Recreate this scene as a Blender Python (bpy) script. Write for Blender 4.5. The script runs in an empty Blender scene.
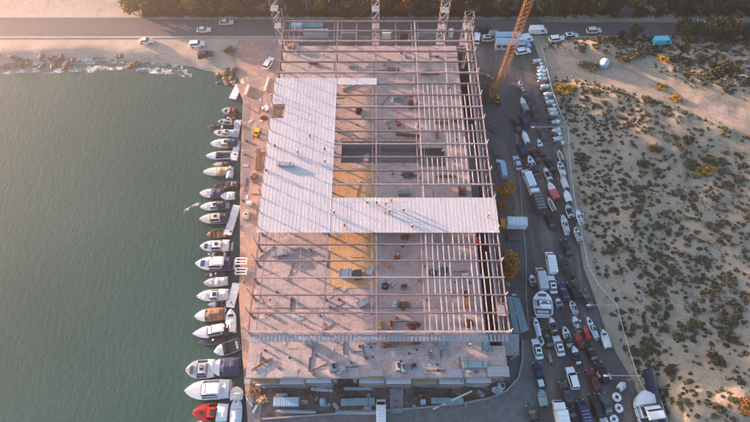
import bpy, bmesh, math, random
import numpy as np
from mathutils import Vector, Matrix

# ------------------------------------------------------------------ camera, sky, sun, exposure
scene = bpy.context.scene
COL = scene.collection
H = 113.0
PITCH = math.radians(62.5)
FPX = 500.0
cam_d = bpy.data.cameras.new('camera')
cam_d.sensor_width = 36.0
cam_d.lens = 36.0 * FPX / 750.0
cam_d.clip_start = 1.0
cam_d.clip_end = 4000.0
cam = bpy.data.objects.new('camera', cam_d)
COL.objects.link(cam)
cam.location = (0, 0, H)
cam.rotation_euler = (math.radians(90) - PITCH, 0, 0)
scene.camera = cam

SUN_EL = 7.0
SUN_DIR = Vector((-0.891, 0.454, 0)).normalized()          # towards the sun, on the ground plane
world = bpy.data.worlds.new('World')
scene.world = world
world.use_nodes = True
wn = world.node_tree
bg = wn.nodes['Background']
sky = wn.nodes.new('ShaderNodeTexSky')
sky.sky_type = 'NISHITA'
sky.sun_disc = False
sky.sun_elevation = math.radians(SUN_EL)
sky.sun_rotation = math.atan2(SUN_DIR.x, SUN_DIR.y)
sky.altitude = 50
sky.air_density = 1.0
sky.dust_density = 1.2
sky.ozone_density = 2.0
wn.links.new(sky.outputs['Color'], bg.inputs['Color'])
bg.inputs['Strength'].default_value = 0.11
sun_d = bpy.data.lights.new('sun', 'SUN')
sun_d.energy = 5.0
sun_d.angle = math.radians(0.8)
sun_d.color = (1.0, 0.60, 0.43)
sun = bpy.data.objects.new('sun', sun_d)
COL.objects.link(sun)
sun.location = (-200, 100, 60)
to_sun = Vector((SUN_DIR.x * math.cos(math.radians(SUN_EL)), SUN_DIR.y * math.cos(math.radians(SUN_EL)), math.sin(math.radians(SUN_EL))))
sun.rotation_euler = to_sun.to_track_quat('Z', 'Y').to_euler()
vs = scene.view_settings
vs.view_transform = 'Standard'
vs.look = 'None'
vs.exposure = 2.65
vs.gamma = 1.0
vs.use_curve_mapping = False
scene.render.engine = 'CYCLES'

rnd = random.Random(7)
PI = math.pi
R = math.radians

# ------------------------------------------------------------------ helpers
CP, SP = math.cos(PITCH), math.sin(PITCH)

def P(u, v, z=0.0):
    """photo pixel -> the point of the horizontal plane z it shows"""
    x = (u - 375) / FPX
    y = -(v - 211) / FPX
    d = Vector((x, CP + y * SP, -SP + y * CP))
    t = (H - z) / (-d.z)
    return Vector((d.x * t, d.y * t, z))

def scale_at(v, z=0.0):
    return FPX * (SP + (v - 211) / FPX * CP) / (H - z)

class MB:
    def __init__(s):
        s.v = []; s.f = []
    def add(s, vs_, fs):
        o = len(s.v)
        s.v.extend([tuple(p) for p in vs_])
        s.f.extend([tuple(i + o for i in f) for f in fs])
        return s
    def box(s, c, d, rz=0.0, top=(1, 1), shift=(0, 0)):
        x, y, z = d[0] / 2, d[1] / 2, d[2] / 2
        pts = []
        for k, zz in enumerate((-z, z)):
            tx, ty = (1, 1) if k == 0 else top
            sx, sy = (0, 0) if k == 0 else shift
            for a, b in ((-1, -1), (1, -1), (1, 1), (-1, 1)):
                pts.append((a * x * tx + sx, b * y * ty + sy, zz))
        ca, sa = math.cos(rz), math.sin(rz)
        pts = [(c[0] + p[0] * ca - p[1] * sa, c[1] + p[0] * sa + p[1] * ca, c[2] + p[2]) for p in pts]
        return s.add(pts, [(3, 2, 1, 0), (4, 5, 6, 7), (0, 1, 5, 4), (1, 2, 6, 5), (2, 3, 7, 6), (3, 0, 4, 7)])
    def tube(s, p, q, r, n=6, r2=None):
        p = Vector(p); q = Vector(q)
        d = (q - p)
        if d.length < 1e-6: return s
        d.normalize()
        a = d.orthogonal().normalized(); b = d.cross(a)
        r2 = r if r2 is None else r2
        pts = []
        for c, rr in ((p, r), (q, r2)):
            for k in range(n):
                t = 2 * PI * k / n
                pts.append(c + a * (rr * math.cos(t)) + b * (rr * math.sin(t)))
        fs = [(k, (k + 1) % n, n + (k + 1) % n, n + k) for k in range(n)]
        fs += [tuple(range(n - 1, -1, -1)), tuple(range(n, 2 * n))]
        return s.add(pts, fs)
    def bar(s, p, q, w, h):
        """a rectangular bar from p to q, w wide and h deep (upright)"""
        p = Vector(p); q = Vector(q)
        d = (q - p).normalized()
        up = Vector((0, 0, 1)) if abs(d.z) < 0.95 else Vector((0, 1, 0))
        a = d.cross(up).normalized() * (w / 2); b = a.cross(d).normalized() * (h / 2)
        pts = [p - a - b, p + a - b, p + a + b, p - a + b, q - a - b, q + a - b, q + a + b, q - a + b]
        return s.add(pts, [(3, 2, 1, 0), (4, 5, 6, 7), (0, 1, 5, 4), (1, 2, 6, 5), (2, 3, 7, 6), (3, 0, 4, 7)])
    def loft(s, secs, cap=True, closed=True):
        n = len(secs[0])
        pts = [p for sec in secs for p in sec]
        fs = []
        for i in range(len(secs) - 1):
            for k in range(n if closed else n - 1):
                a = i * n + k; b = i * n + (k + 1) % n
                fs.append((a, b, b + n, a + n))
        if cap:
            fs.append(tuple(range(n - 1, -1, -1)))
            fs.append(tuple(range((len(secs) - 1) * n, len(secs) * n)))
        return s.add(pts, fs)
    def poly(s, pts, z0, z1):
        """an upright prism over a plan outline"""
        n = len(pts)
        v = [(p[0], p[1], z0) for p in pts] + [(p[0], p[1], z1) for p in pts]
        fs = [tuple(range(n - 1, -1, -1)), tuple(range(n, 2 * n))]
        fs += [(k, (k + 1) % n, n + (k + 1) % n, n + k) for k in range(n)]
        return s.add(v, fs)
    def sheet(s, pts, z):
        return s.add([(p[0], p[1], z) for p in pts], [tuple(range(len(pts)))])
    def build(s, name, m, parent=None, smooth=False):
        me = bpy.data.meshes.new(name)
        me.from_pydata(s.v, [], s.f)
        bm = bmesh.new(); bm.from_mesh(me)
        bmesh.ops.recalc_face_normals(bm, faces=bm.faces)
        bm.to_mesh(me); bm.free()
        if smooth:
            me.polygons.foreach_set('use_smooth', [True] * len(me.polygons))
        if m: me.materials.append(m)
        return link(name, me, parent)

def link(name, me, parent=None):
    o = bpy.data.objects.new(name, me)
    COL.objects.link(o)
    if parent: o.parent = parent
    return o

def mesh_of(m_, name, mtl):
    me_ = bpy.data.meshes.new(name); me_.from_pydata(m_.v, [], m_.f); me_.materials.append(mtl); return me_

def tag(o, label=None, cat=None, group=None, kind=None):
    if label: o['label'] = label
    if cat: o['category'] = cat
    if group: o['group'] = group
    if kind: o['kind'] = kind
    return o

def thing(name, loc, label, cat, rz=0.0, group=None):
    o = bpy.data.objects.new(name, None)
    o.empty_display_size = 0.5
    COL.objects.link(o)
    o.location = loc; o.rotation_euler = (0, 0, rz)
    return tag(o, label, cat, group)

KIDS = {}
def copy_tree(o, parent=None):
    c = o.copy(); COL.objects.link(c)
    if parent: c.parent = parent
    for ch in [k for k in o.children]:
        copy_tree(ch, c)
    return c

# ------------------------------------------------------------------ materials
MATS = {}
def mat(name, col, rough=0.7, var=0.15, scale=1.0, metal=0.0, bump=0.0, spec=0.3, rand=0.0, detail=5):
    if name in MATS: return MATS[name]
    m = bpy.data.materials.new(name); m.use_nodes = True
    nt = m.node_tree; b = nt.nodes['Principled BSDF']
    b.inputs['Roughness'].default_value = rough
    b.inputs['Metallic'].default_value = metal
    b.inputs['Specular IOR Level'].default_value = spec
    tc = nt.nodes.new('ShaderNodeTexCoord')
    no = nt.nodes.new('ShaderNodeTexNoise')
    no.inputs['Scale'].default_value = scale; no.inputs['Detail'].default_value = detail
    no.inputs['Roughness'].default_value = 0.65
    nt.links.new(tc.outputs['Object'], no.inputs['Vector'])
    rp = nt.nodes.new('ShaderNodeValToRGB')
    e = rp.color_ramp.elements
    e[0].position = 0.3; e[1].position = 0.7
    e[0].color = (*[max(0, c * (1 - var)) for c in col], 1)
    e[1].color = (*[min(1, c * (1 + var)) for c in col], 1)
    nt.links.new(no.outputs['Fac'], rp.inputs['Fac'])
    out = rp.outputs['Color']
    if rand:
        oi = nt.nodes.new('ShaderNodeObjectInfo')
        hs = nt.nodes.new('ShaderNodeHueSaturation')
        mr = nt.nodes.new('ShaderNodeMapRange')
        mr.inputs['To Min'].default_value = 1 - rand; mr.inputs['To Max'].default_value = 1 + rand
        nt.links.new(oi.outputs['Random'], mr.inputs['Value'])
        nt.links.new(mr.outputs['Result'], hs.inputs['Value'])
        nt.links.new(out, hs.inputs['Color'])
        mr2 = nt.nodes.new('ShaderNodeMapRange')
        mr2.inputs['To Min'].default_value = 0.5 - rand * 0.08; mr2.inputs['To Max'].default_value = 0.5 + rand * 0.06
        nt.links.new(oi.outputs['Random'], mr2.inputs['Value'])
        nt.links.new(mr2.outputs['Result'], hs.inputs['Hue'])
        out = hs.outputs['Color']
    nt.links.new(out, b.inputs['Base Color'])
    if bump:
        bp = nt.nodes.new('ShaderNodeBump'); bp.inputs['Strength'].default_value = bump
        bp.inputs['Distance'].default_value = 0.1
        nt.links.new(no.outputs['Fac'], bp.inputs['Height'])
        nt.links.new(bp.outputs['Normal'], b.inputs['Normal'])
    MATS[name] = m
    return m

def ground_mat(name, cols, scales, stretch=(1, 1, 1), rough=0.9, bump=0.4, rot=0.0, thr=((0.42, 0.6), (0.45, 0.65)), joints=None, grain=0.28):
    """three colours broken up by two noises of different size"""
    m = bpy.data.materials.new(name); m.use_nodes = True
    nt = m.node_tree; b = nt.nodes['Principled BSDF']
    b.inputs['Roughness'].default_value = rough
    b.inputs['Specular IOR Level'].default_value = 0.2
    tc = nt.nodes.new('ShaderNodeTexCoord')
    mp = nt.nodes.new('ShaderNodeMapping')
    mp.inputs['Scale'].default_value = stretch
    mp.inputs['Rotation'].default_value = (0, 0, rot)
    nt.links.new(tc.outputs['Object'], mp.inputs['Vector'])
    cur = None
    noises = []
    for k in range(2):
        no = nt.nodes.new('ShaderNodeTexNoise')
        no.inputs['Scale'].default_value = scales[k]; no.inputs['Detail'].default_value = 7
        no.inputs['Roughness'].default_value = 0.68
        nt.links.new((mp if k == 0 else tc).outputs['Vector' if k == 0 else 'Object'], no.inputs['Vector'])
        mr = nt.nodes.new('ShaderNodeMapRange')
        mr.inputs['From Min'].default_value = thr[k][0]; mr.inputs['From Max'].default_value = thr[k][1]
        nt.links.new(no.outputs['Fac'], mr.inputs['Value'])
        mx = nt.nodes.new('ShaderNodeMix'); mx.data_type = 'RGBA'
        nt.links.new(mr.outputs['Result'], mx.inputs[0])
        if cur is None: mx.inputs[6].default_value = (*cols[0], 1)
        else: nt.links.new(cur, mx.inputs[6])
        mx.inputs[7].default_value = (*cols[k + 1], 1)
        cur = mx.outputs[2]; noises.append(no)
    fine = nt.nodes.new('ShaderNodeTexNoise'); fine.inputs['Scale'].default_value = 3.0; fine.inputs['Detail'].default_value = 4
    nt.links.new(tc.outputs['Object'], fine.inputs['Vector'])
    mr = nt.nodes.new('ShaderNodeMapRange'); mr.inputs['From Min'].default_value = 0.25; mr.inputs['From Max'].default_value = 0.75
    mr.inputs['To Min'].default_value = 1 - grain; mr.inputs['To Max'].default_value = 1 + grain
    nt.links.new(fine.outputs['Fac'], mr.inputs['Value'])
    hs = nt.nodes.new('ShaderNodeHueSaturation')
    nt.links.new(cur, hs.inputs['Color']); nt.links.new(mr.outputs['Result'], hs.inputs['Value'])
    final = hs.outputs['Color']
    if joints:                                              # slabs, bays or sheets: width, length, joint, difference from one to the next
        bk = nt.nodes.new('ShaderNodeTexBrick')
        bk.inputs['Scale'].default_value = 1.0; bk.inputs['Brick Width'].default_value = joints[0]; bk.inputs['Row Height'].default_value = joints[1]
        bk.inputs['Mortar Size'].default_value = joints[2]; bk.inputs['Bias'].default_value = 0.0; bk.offset = joints[4]
        d_ = joints[3]
        bk.inputs['Color1'].default_value = (1, 1, 1, 1); bk.inputs['Color2'].default_value = (1 - d_, 1 - d_, 1 - d_, 1)
        bk.inputs['Mortar'].default_value = (joints[5], joints[5], joints[5], 1)
        nt.links.new(tc.outputs['Object'], bk.inputs['Vector'])
        mj = nt.nodes.new('ShaderNodeMix'); mj.data_type = 'RGBA'; mj.blend_type = 'MULTIPLY'; mj.inputs[0].default_value = 1.0
        nt.links.new(final, mj.inputs[6]); nt.links.new(bk.outputs['Color'], mj.inputs[7]); final = mj.outputs[2]
    nt.links.new(final, b.inputs['Base Color'])
    if bump:
        bp = nt.nodes.new('ShaderNodeBump'); bp.inputs['Strength'].default_value = bump; bp.inputs['Distance'].default_value = 0.15
        nt.links.new(fine.outputs['Fac'], bp.inputs['Height'])
        nt.links.new(bp.outputs['Normal'], b.inputs['Normal'])
    MATS[name] = m
    return m

M_sand = ground_mat('dune_sand', [(0.315, 0.262, 0.198), (0.37, 0.308, 0.232), (0.215, 0.175, 0.13)], (0.06, 0.35), bump=0.5, thr=((0.42, 0.6), (0.5, 0.68)))
M_yard = ground_mat('yard_asphalt', [(0.088, 0.085, 0.09), (0.22, 0.18, 0.15), (0.125, 0.116, 0.113)], (0.28, 0.5), stretch=(1, 0.16, 1), rot=R(-8), bump=0.2, thr=((0.47, 0.62), (0.5, 0.66)))
M_quay = ground_mat('quay_paving', [(0.36, 0.235, 0.185), (0.25, 0.205, 0.20), (0.42, 0.31, 0.255)], (0.12, 0.5), bump=0.2, thr=((0.44, 0.56), (0.5, 0.62)))
M_dirt = ground_mat('churned_earth', [(0.20, 0.13, 0.095), (0.30, 0.20, 0.15), (0.13, 0.095, 0.08)], (0.2, 0.8), bump=0.7)
M_road = ground_mat('road_asphalt', [(0.115, 0.11, 0.115), (0.14, 0.13, 0.13), (0.10, 0.098, 0.10)], (0.1, 0.6), stretch=(0.1, 1, 1), bump=0.1)
M_track = ground_mat('bare_track_sand', [(0.42, 0.33, 0.265), (0.47, 0.38, 0.31), (0.33, 0.26, 0.20)], (0.15, 0.6), bump=0.3)
M_slab = ground_mat('slab_concrete', [(0.49, 0.395, 0.37), (0.43, 0.35, 0.335), (0.32, 0.262, 0.255)], (0.11, 0.45), bump=0.1, rough=0.8, thr=((0.4, 0.62), (0.50, 0.66)), joints=(7.7, 3.83, 0.035, 0.12, 0.0, 0.62))
M_conc = ground_mat('poured_concrete', [(0.30, 0.29, 0.30), (0.25, 0.245, 0.26), (0.20, 0.19, 0.195)], (0.15, 0.6), bump=0.1, rough=0.85)
M_sandfill = ground_mat('orange_sand_fill', [(0.58, 0.345, 0.17), (0.62, 0.38, 0.19), (0.46, 0.29, 0.165)], (0.2, 0.8), bump=0.4)
M_pinkfill = ground_mat('pinkish_sand_fill', [(0.50, 0.36, 0.285), (0.54, 0.39, 0.30), (0.40, 0.29, 0.23)], (0.2, 0.8), bump=0.3)
M_wall = mat('grey_concrete_wall', (0.27, 0.26, 0.27), 0.9, 0.2, 0.7)
M_steel = mat('primed_steel', (0.25, 0.175, 0.18), 0.55, 0.25, 0.5)
M_steel2 = mat('pale_primed_steel', (0.40, 0.32, 0.31), 0.6, 0.22, 0.6)
M_joist = mat('galvanised_joist', (0.44, 0.40, 0.41), 0.5, 0.2, 0.8)
M_scaf = mat('scaffold_pipe', (0.27, 0.215, 0.21), 0.55, 0.2, 1.5)
M_deck = ground_mat('white_roof_sheet', [(0.53, 0.505, 0.525), (0.475, 0.455, 0.475), (0.40, 0.38, 0.39)], (0.12, 0.8), stretch=(1, .3, 1), bump=0.0, rough=.5, thr=((.4, .65), (.66, .8)), joints=(0.86, 7.6, 0.008, 0.09, 0.0, 0.75), grain=0.05)
M_white = mat('white_gelcoat', (0.78, 0.78, 0.79), 0.28, 0.05, 0.8, spec=0.5)
M_cream = mat('cream_gelcoat', (0.68, 0.63, 0.54), 0.3, 0.07, 0.8, spec=0.5)
M_grey = mat('light_grey_paint', (0.48, 0.49, 0.51), 0.4, 0.1, 0.8)
M_dgrey = mat('dark_grey_paint', (0.08, 0.08, 0.085), 0.45, 0.2, 0.8)
M_black = mat('black_paint', (0.018, 0.018, 0.02), 0.3, 0.3, 1.0, spec=0.5)
M_navy = mat('navy_canvas', (0.022, 0.04, 0.095), 0.75, 0.25, 1.2)
M_blue = mat('blue_paint', (0.05, 0.14, 0.33), 0.4, 0.15, 1.0)
M_sky = mat('pale_blue_paint', (0.36, 0.50, 0.62), 0.4, 0.12, 1.0)
M_teal = mat('teal_grey_sheet', (0.21, 0.31, 0.33), 0.5, 0.18, 0.8)
M_turq = mat('turquoise_paint', (0.05, 0.50, 0.62), 0.35, 0.1, 1.0)
M_red = mat('red_paint', (0.50, 0.035, 0.03), 0.35, 0.15, 1.0)
M_pink = mat('coral_red_paint', (0.68, 0.11, 0.11), 0.4, 0.12, 1.0)
M_maroon = mat('dull_maroon', (0.13, 0.035, 0.035), 0.6, 0.2, 1.0)
M_crane = mat('worn_orange_steel', (0.24, 0.115, 0.045), 0.6, 0.3, 0.8)
M_orange = mat('orange_machine_paint', (0.58, 0.22, 0.045), 0.5, 0.25, 1.0)
M_yellow = mat('yellow_machine_paint', (0.62, 0.40, 0.05), 0.5, 0.2, 1.0)
M_glass = mat('dark_glass', (0.018, 0.022, 0.028), 0.06, 0.2, 0.6, spec=0.9)
M_tyre = mat('black_rubber', (0.02, 0.02, 0.02), 0.9, 0.2, 2.0)
M_rim = mat('wheel_metal', (0.45, 0.45, 0.46), 0.35, 0.1, 2.0, metal=0.7)
M_lamp = mat('clear_lamp', (0.8, 0.8, 0.78), 0.15, 0.05, 2.0)
M_tail = mat('red_lamp', (0.45, 0.02, 0.02), 0.2, 0.05, 2.0)
M_teak = mat('teak_boards', (0.33, 0.19, 0.10), 0.65, 0.25, 2.0)
M_timber = mat('raw_timber', (0.40, 0.27, 0.16), 0.8, 0.3, 1.5)
M_brown = mat('brown_timber', (0.18, 0.105, 0.07), 0.8, 0.3, 1.2)
M_rust = mat('rusty_steel', (0.22, 0.085, 0.05), 0.8, 0.35, 1.5)
M_tarp = mat('light_tarpaulin', (0.60, 0.63, 0.66), 0.6, 0.15, 1.2)
M_rock = mat('brown_rock', (0.15, 0.105, 0.08), 0.9, 0.35, 0.8, bump=0.8, rand=0.15)
M_galv = mat('galvanised_steel', (0.42, 0.43, 0.45), 0.4, 0.12, 1.0, metal=0.5)
M_skin = mat('skin', (0.40, 0.23, 0.16), 0.6, 0.05, 2.0)
M_jean = mat('dark_trousers', (0.03, 0.035, 0.055), 0.85, 0.2, 3.0)
M_shirt = mat('dark_shirt', (0.07, 0.06, 0.06), 0.85, 0.2, 3.0)
M_hivis = mat('orange_vest', (0.75, 0.20, 0.03), 0.8, 0.1, 3.0)
M_helm = mat('white_helmet', (0.75, 0.73, 0.68), 0.3, 0.05, 3.0)
M_bark = mat('bark', (0.10, 0.07, 0.05), 0.95, 0.3, 2.0)
M_leaf = mat('olive_leaves', (0.062, 0.058, 0.026), 0.8, 0.5, 0.7, rand=0.35)
M_leafg = mat('golden_leaves', (0.20, 0.115, 0.025), 0.8, 0.45, 0.6, rand=0.3)
M_leafr = mat('rust_leaves', (0.38, 0.15, 0.03), 0.8, 0.6, 1.6, rand=0.15)
M_leafd = mat('dark_leaves', (0.033, 0.046, 0.02), 0.8, 0.5, 0.6, rand=0.35)
M_shrub = mat('grey_green_scrub', (0.115, 0.108, 0.058), 0.9, 0.5, 1.5, rand=0.35)
M_shruby = mat('yellow_scrub', (0.36, 0.215, 0.03), 0.9, 0.35, 1.0, rand=0.15)
M_tuft = mat('dry_tufts', (0.135, 0.11, 0.07), 0.9, 0.4, 1.5)
M_line = mat('white_line_paint', (0.6, 0.6, 0.58), 0.8, 0.3, 1.5)

# ------------------------------------------------------------------ noise for terrain
_ng = np.random.RandomState(5).rand(256, 256)
def vnoise(x, y):
    x = np.asarray(x, float); y = np.asarray(y, float)
    xi = np.floor(x).astype(int); yi = np.floor(y).astype(int)
    fx = x - xi; fy = y - yi
    fx = fx * fx * (3 - 2 * fx); fy = fy * fy * (3 - 2 * fy)
    g = lambda a, b: _ng[a % 256, b % 256]
    return (g(xi, yi) * (1 - fx) + g(xi + 1, yi) * fx) * (1 - fy) + (g(xi, yi + 1) * (1 - fx) + g(xi + 1, yi + 1) * fx) * fy
def fbm(x, y, s, o=4):
    t = 0; a = 1; n = 0
    for k in range(o):
        t = t + a * vnoise(x * s * 2 ** k + 17.3 * k, y * s * 2 ** k + 9.1 * k); n += a; a *= 0.5
    return t / n

# edges of the place, on the ground
QUAY = [(P(236, 84)), P(243, 100), P(241, 150), P(240, 200), P(240, 250), P(239, 300), P(242, 350), P(246, 400), P(248, 424)]
FENCE = [P(530, 30), P(534, 45), P(541, 66), P(548, 95), P(557, 127), P(566, 165), P(571, 205), P(577, 232), P(583, 268), P(592, 292), P(605, 330), P(617, 356), P(634, 384), P(650, 424)]
def edge_x(line, y):
    ys = [p.y for p in line][::-1]; xs = [p.x for p in line][::-1]
    return np.interp(y, ys, xs)
SHORE = [P(u_, v_) for u_, v_ in ((-300, 60), (0, 58.5), (60, 57.5), (120, 57), (150, 60), (190, 66), (228, 77))]
SHORE_Y = max(p_.y for p_ in SHORE)
WATER_Z = -1.3

def smooth(e0, e1, x):
    t = np.clip((x - e0) / (e1 - e0), 0, 1)
    return t * t * (3 - 2 * t)

TRK = [P(556, 62, 0), P(600, 76, 0), P(640, 88, 0), P(690, 108, 0), P(760, 130, 0), P(900, 160, 0)]
def track_dist(x, y):
    xs = [p.x for p in TRK]; ys = [p.y for p in TRK]
    yc = np.interp(x, xs, ys)
    return np.abs(y - yc) + np.where(np.asarray(x) < xs[0] - 3, 50, 0)
HI = P(715, 408)
def hfun(x, y):
    x = np.asarray(x, float); y = np.asarray(y, float)
    d = x - edge_x(FENCE, y)                                # distance into the dunes
    n = fbm(x, y, 0.035) - 0.5
    n2 = fbm(x + 50, y, 0.16, 3) - 0.5
    dune = smooth(1.0, 14, d) * (1.3 + 4.2 * n + 1.5 * n2)
    sun_catch_hill = (3.2 + 5.0 * fbm(x + 9, y, 0.11, 3)) * np.exp(-(((x - HI.x) / 20) ** 2 + ((y - HI.y) / 8.5) ** 2)) * smooth(0.5, 8, d)  # mound added so its top rises out of the building's shadow into the sun
    ridge = 2.2 * np.exp(-((track_dist(x, y) - 9) / 4.0) ** 2) * smooth(2, 20, d)
    tr = 1 - 0.75 * np.exp(-(track_dist(x, y) / 4.0) ** 2)
    road = smooth(3.0, 9.0, np.abs(y - 123.3))
    h = (dune * tr + sun_catch_hill + ridge) * road
    # beach and sea on the left
    qx = edge_x(QUAY, y)
    sy = np.interp(x, [p_.x for p_ in SHORE], [p_.y for p_ in SHORE]) + 2.4 * (fbm(x, y * 0 + 3, 0.07, 3) - 0.5) * 2
    sea_y = smooth(-3.5, 4.0, sy - y)
    sea_x = smooth(-2.2, -0.6, qx - x - 1.0 + 0 * y)
    left_of = np.where(y > QUAY[0].y, smooth(0, 8, (QUAY[0].x + 3) - x), sea_x)
    sea = sea_y * left_of
    beach = smooth(0, 12, (-24) - x) * smooth(95, 112, y) * (1 - smooth(116, 119, y)) * (0.25 * n + 0.35 * n2)
    h = h + beach
    h = h * (1 - sea) + sea * (-3.2)
    far = smooth(129, 150, y) * (2.0 * n + 0.9 * n2 + 0.8)
    return h + far

# ------------------------------------------------------------------ the setting
xs = np.arange(-330, 331, 1.5); ys_ = np.arange(-60, 361, 1.5)
X, Y = np.meshgrid(xs, ys_)
Z = hfun(X, Y)
nx, ny = len(xs), len(ys_)
vv = np.stack([X.ravel(), Y.ravel(), Z.ravel()], 1)
ii = np.arange(nx * ny).reshape(ny, nx)
ff = np.stack([ii[:-1, :-1].ravel(), ii[:-1, 1:].ravel(), ii[1:, 1:].ravel(), ii[1:, :-1].ravel()], 1)
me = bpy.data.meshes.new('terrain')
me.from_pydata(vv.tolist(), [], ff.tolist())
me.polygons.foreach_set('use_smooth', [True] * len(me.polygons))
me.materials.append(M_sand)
me.materials.append(ground_mat('glare_lit_beach_sand', [(0.40, 0.315, 0.255), (0.46, 0.37, 0.305), (0.29, 0.225, 0.18)], (0.08, 0.4), bump=0.5, thr=((0.42, 0.6), (0.52, 0.68))))  # beach sand paler than the dunes; low sun's glare put into its colour
cx_ = vv[ff].mean(1)
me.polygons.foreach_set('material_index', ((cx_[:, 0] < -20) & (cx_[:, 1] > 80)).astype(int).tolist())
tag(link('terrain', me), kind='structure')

def struct(mb, name, m):
    return tag(mb.build(name, m), kind='structure')
# far land sheet out to the horizon
mb = MB(); mb.add([(-2500, -1500, -3.6), (2500, -1500, -3.6), (2500, 2500, -3.6), (-2500, 2500, -3.6)], [(0, 1, 2, 3)])
struct(mb, 'sea_bed', M_sand)

# water
mw = bpy.data.materials.new('sea_water'); mw.use_nodes = True
nt = mw.node_tree; b = nt.nodes['Principled BSDF']
b.inputs['Roughness'].default_value = 0.14; b.inputs['IOR'].default_value = 1.33
tc = nt.nodes.new('ShaderNodeTexCoord')
n1 = nt.nodes.new('ShaderNodeTexNoise'); n1.inputs['Scale'].default_value = 0.03; n1.inputs['Detail'].default_value = 4
nt.links.new(tc.outputs['Object'], n1.inputs['Vector'])
rp = nt.nodes.new('ShaderNodeValToRGB')
rp.color_ramp.elements[0].position = 0.3; rp.color_ramp.elements[1].position = 0.75
rp.color_ramp.elements[0].color = (0.028, 0.074, 0.064, 1); rp.color_ramp.elements[1].color = (0.042, 0.096, 0.082, 1)
nt.links.new(n1.outputs['Fac'], rp.inputs['Fac'])
nt.links.new(rp.outputs['Color'], b.inputs['Base Color'])
mpw = nt.nodes.new('ShaderNodeMapping'); mpw.inputs['Rotation'].default_value = (0, 0, R(25)); mpw.inputs['Scale'].default_value = (1, 0.45, 1)
nt.links.new(tc.outputs['Object'], mpw.inputs['Vector'])
n2 = nt.nodes.new('ShaderNodeTexNoise'); n2.inputs['Scale'].default_value = 1.1; n2.inputs['Detail'].default_value = 7; n2.inputs['Roughness'].default_value = 0.6
nt.links.new(mpw.outputs['Vector'], n2.inputs['Vector'])
bp = nt.nodes.new('ShaderNodeBump'); bp.inputs['Strength'].default_value = 0.5; bp.inputs['Distance'].default_value = 0.2
nt.links.new(n2.outputs['Fac'], bp.inputs['Height'])
nt.links.new(bp.outputs['Normal'], b.inputs['Normal'])
mb = MB(); mb.sheet([(-2500, -1500), (10, -1500), (10, SHORE_Y + 8), (-2500, SHORE_Y + 8)], WATER_Z)
struct(mb, 'water', mw)

# surf along the beach: broken foam strips
mf = bpy.data.materials.new('surf_foam'); mf.use_nodes = True
nt = mf.node_tree; b = nt.nodes['Principled BSDF']
b.inputs['Base Color'].default_value = (0.75, 0.74, 0.72, 1); b.inputs['Roughness'].default_value = 0.9
tc = nt.nodes.new('ShaderNodeTexCoord')
n1 = nt.nodes.new('ShaderNodeTexNoise'); n1.inputs['Scale'].default_value = 0.55; n1.inputs['Detail'].default_value = 9; n1.inputs['Roughness'].default_value = 0.7
nt.links.new(tc.outputs['Object'], n1.inputs['Vector'])
mr = nt.nodes.new('ShaderNodeMapRange'); mr.inputs['From Min'].default_value = 0.45; mr.inputs['From Max'].default_value = 0.66
nt.links.new(n1.outputs['Fac'], mr.inputs['Value']); nt.links.new(mr.outputs['Result'], b.inputs['Alpha'])
mb = MB()
def foam_strip(pts, w):
    for i in range(len(pts) - 1):
        n = 10
        for k in range(n):
            a = pts[i].lerp(pts[i + 1], k / n); c = pts[i].lerp(pts[i + 1], (k + 1) / n)
            w1 = w * (0.5 + vnoise(a.x * 0.3, a.y)); w2 = w * (0.5 + vnoise(c.x * 0.3, c.y))
            mb.add([(a.x, a.y - w1, WATER_Z + 0.03), (c.x, c.y - w2, WATER_Z + 0.03), (c.x, c.y + w2, WATER_Z + 0.03), (a.x, a.y + w1, WATER_Z + 0.03)], [(0, 1, 2, 3)])
foam_strip([P(-90, 70, WATER_Z), P(0, 71, WATER_Z), P(50, 70.5, WATER_Z), P(90, 69.5, WATER_Z), P(125, 68, WATER_Z), P(160, 71, WATER_Z), P(192, 74, WATER_Z)], 1.0)
foam_strip([P(-60, 63, WATER_Z), P(10, 63, WATER_Z), P(60, 60.5, WATER_Z), P(100, 60.5, WATER_Z), P(125, 60.5, WATER_Z), P(150, 63, WATER_Z), P(183, 66.5, WATER_Z)], 1.0)
foam_strip([P(184, 211, WATER_Z), P(194, 206, WATER_Z), P(201, 202, WATER_Z)], 0.5)
struct(mb, 'surf', mf)

# quay, yard, back road, track
def ribbon(line_a, line_b, z, n=8):
    m_ = MB()
    k = len(line_a)
    for i in range(k - 1):
        m_.add([(line_a[i].x, line_a[i].y, z), (line_b[i].x, line_b[i].y, z), (line_b[i + 1].x, line_b[i + 1].y, z), (line_a[i + 1].x, line_a[i + 1].y, z)], [(0, 1, 2, 3)])
    return m_
qi = [Vector((-24.0, p.y, 0)) for p in QUAY]
mb = MB()
out = [(p.x, p.y) for p in QUAY] + [(QUAY[-1].x, -60), (-24, -60), (-24, QUAY[0].y)]
mb.poly(out, -3.4, 0.06)
struct(mb, 'quay', M_quay)
mb = MB()
for (u0, v0, u1, v1) in ((243, 104, 251, 122), (243, 124, 252, 150), (242, 151, 251, 168), (241, 172, 250, 186), (241, 190, 249, 207)):
    a, b_, c, d = P(u0 + 1, v0), P(u1, v0), P(u1 - 1, v1), P(u0, v1)
    mb.sheet([(d.x, d.y), (c.x, c.y), (b_.x, b_.y), (a.x, a.y)], 0.066)
struct(mb, 'quay_paving_bays', mat('mauve_paving', (0.215, 0.18, 0.185), 0.9, 0.15, 0.5))

# sandy link between beach and building
mb = MB(); mb.sheet([(P(226, 85).x, QUAY[0].y), (-24, QUAY[0].y), (-24, 118.8), (-42, 118.8), (-44, 112), (-41, 106), (-38, 101)], 0.012)
struct(mb, 'site_ground', M_quay)

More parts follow.
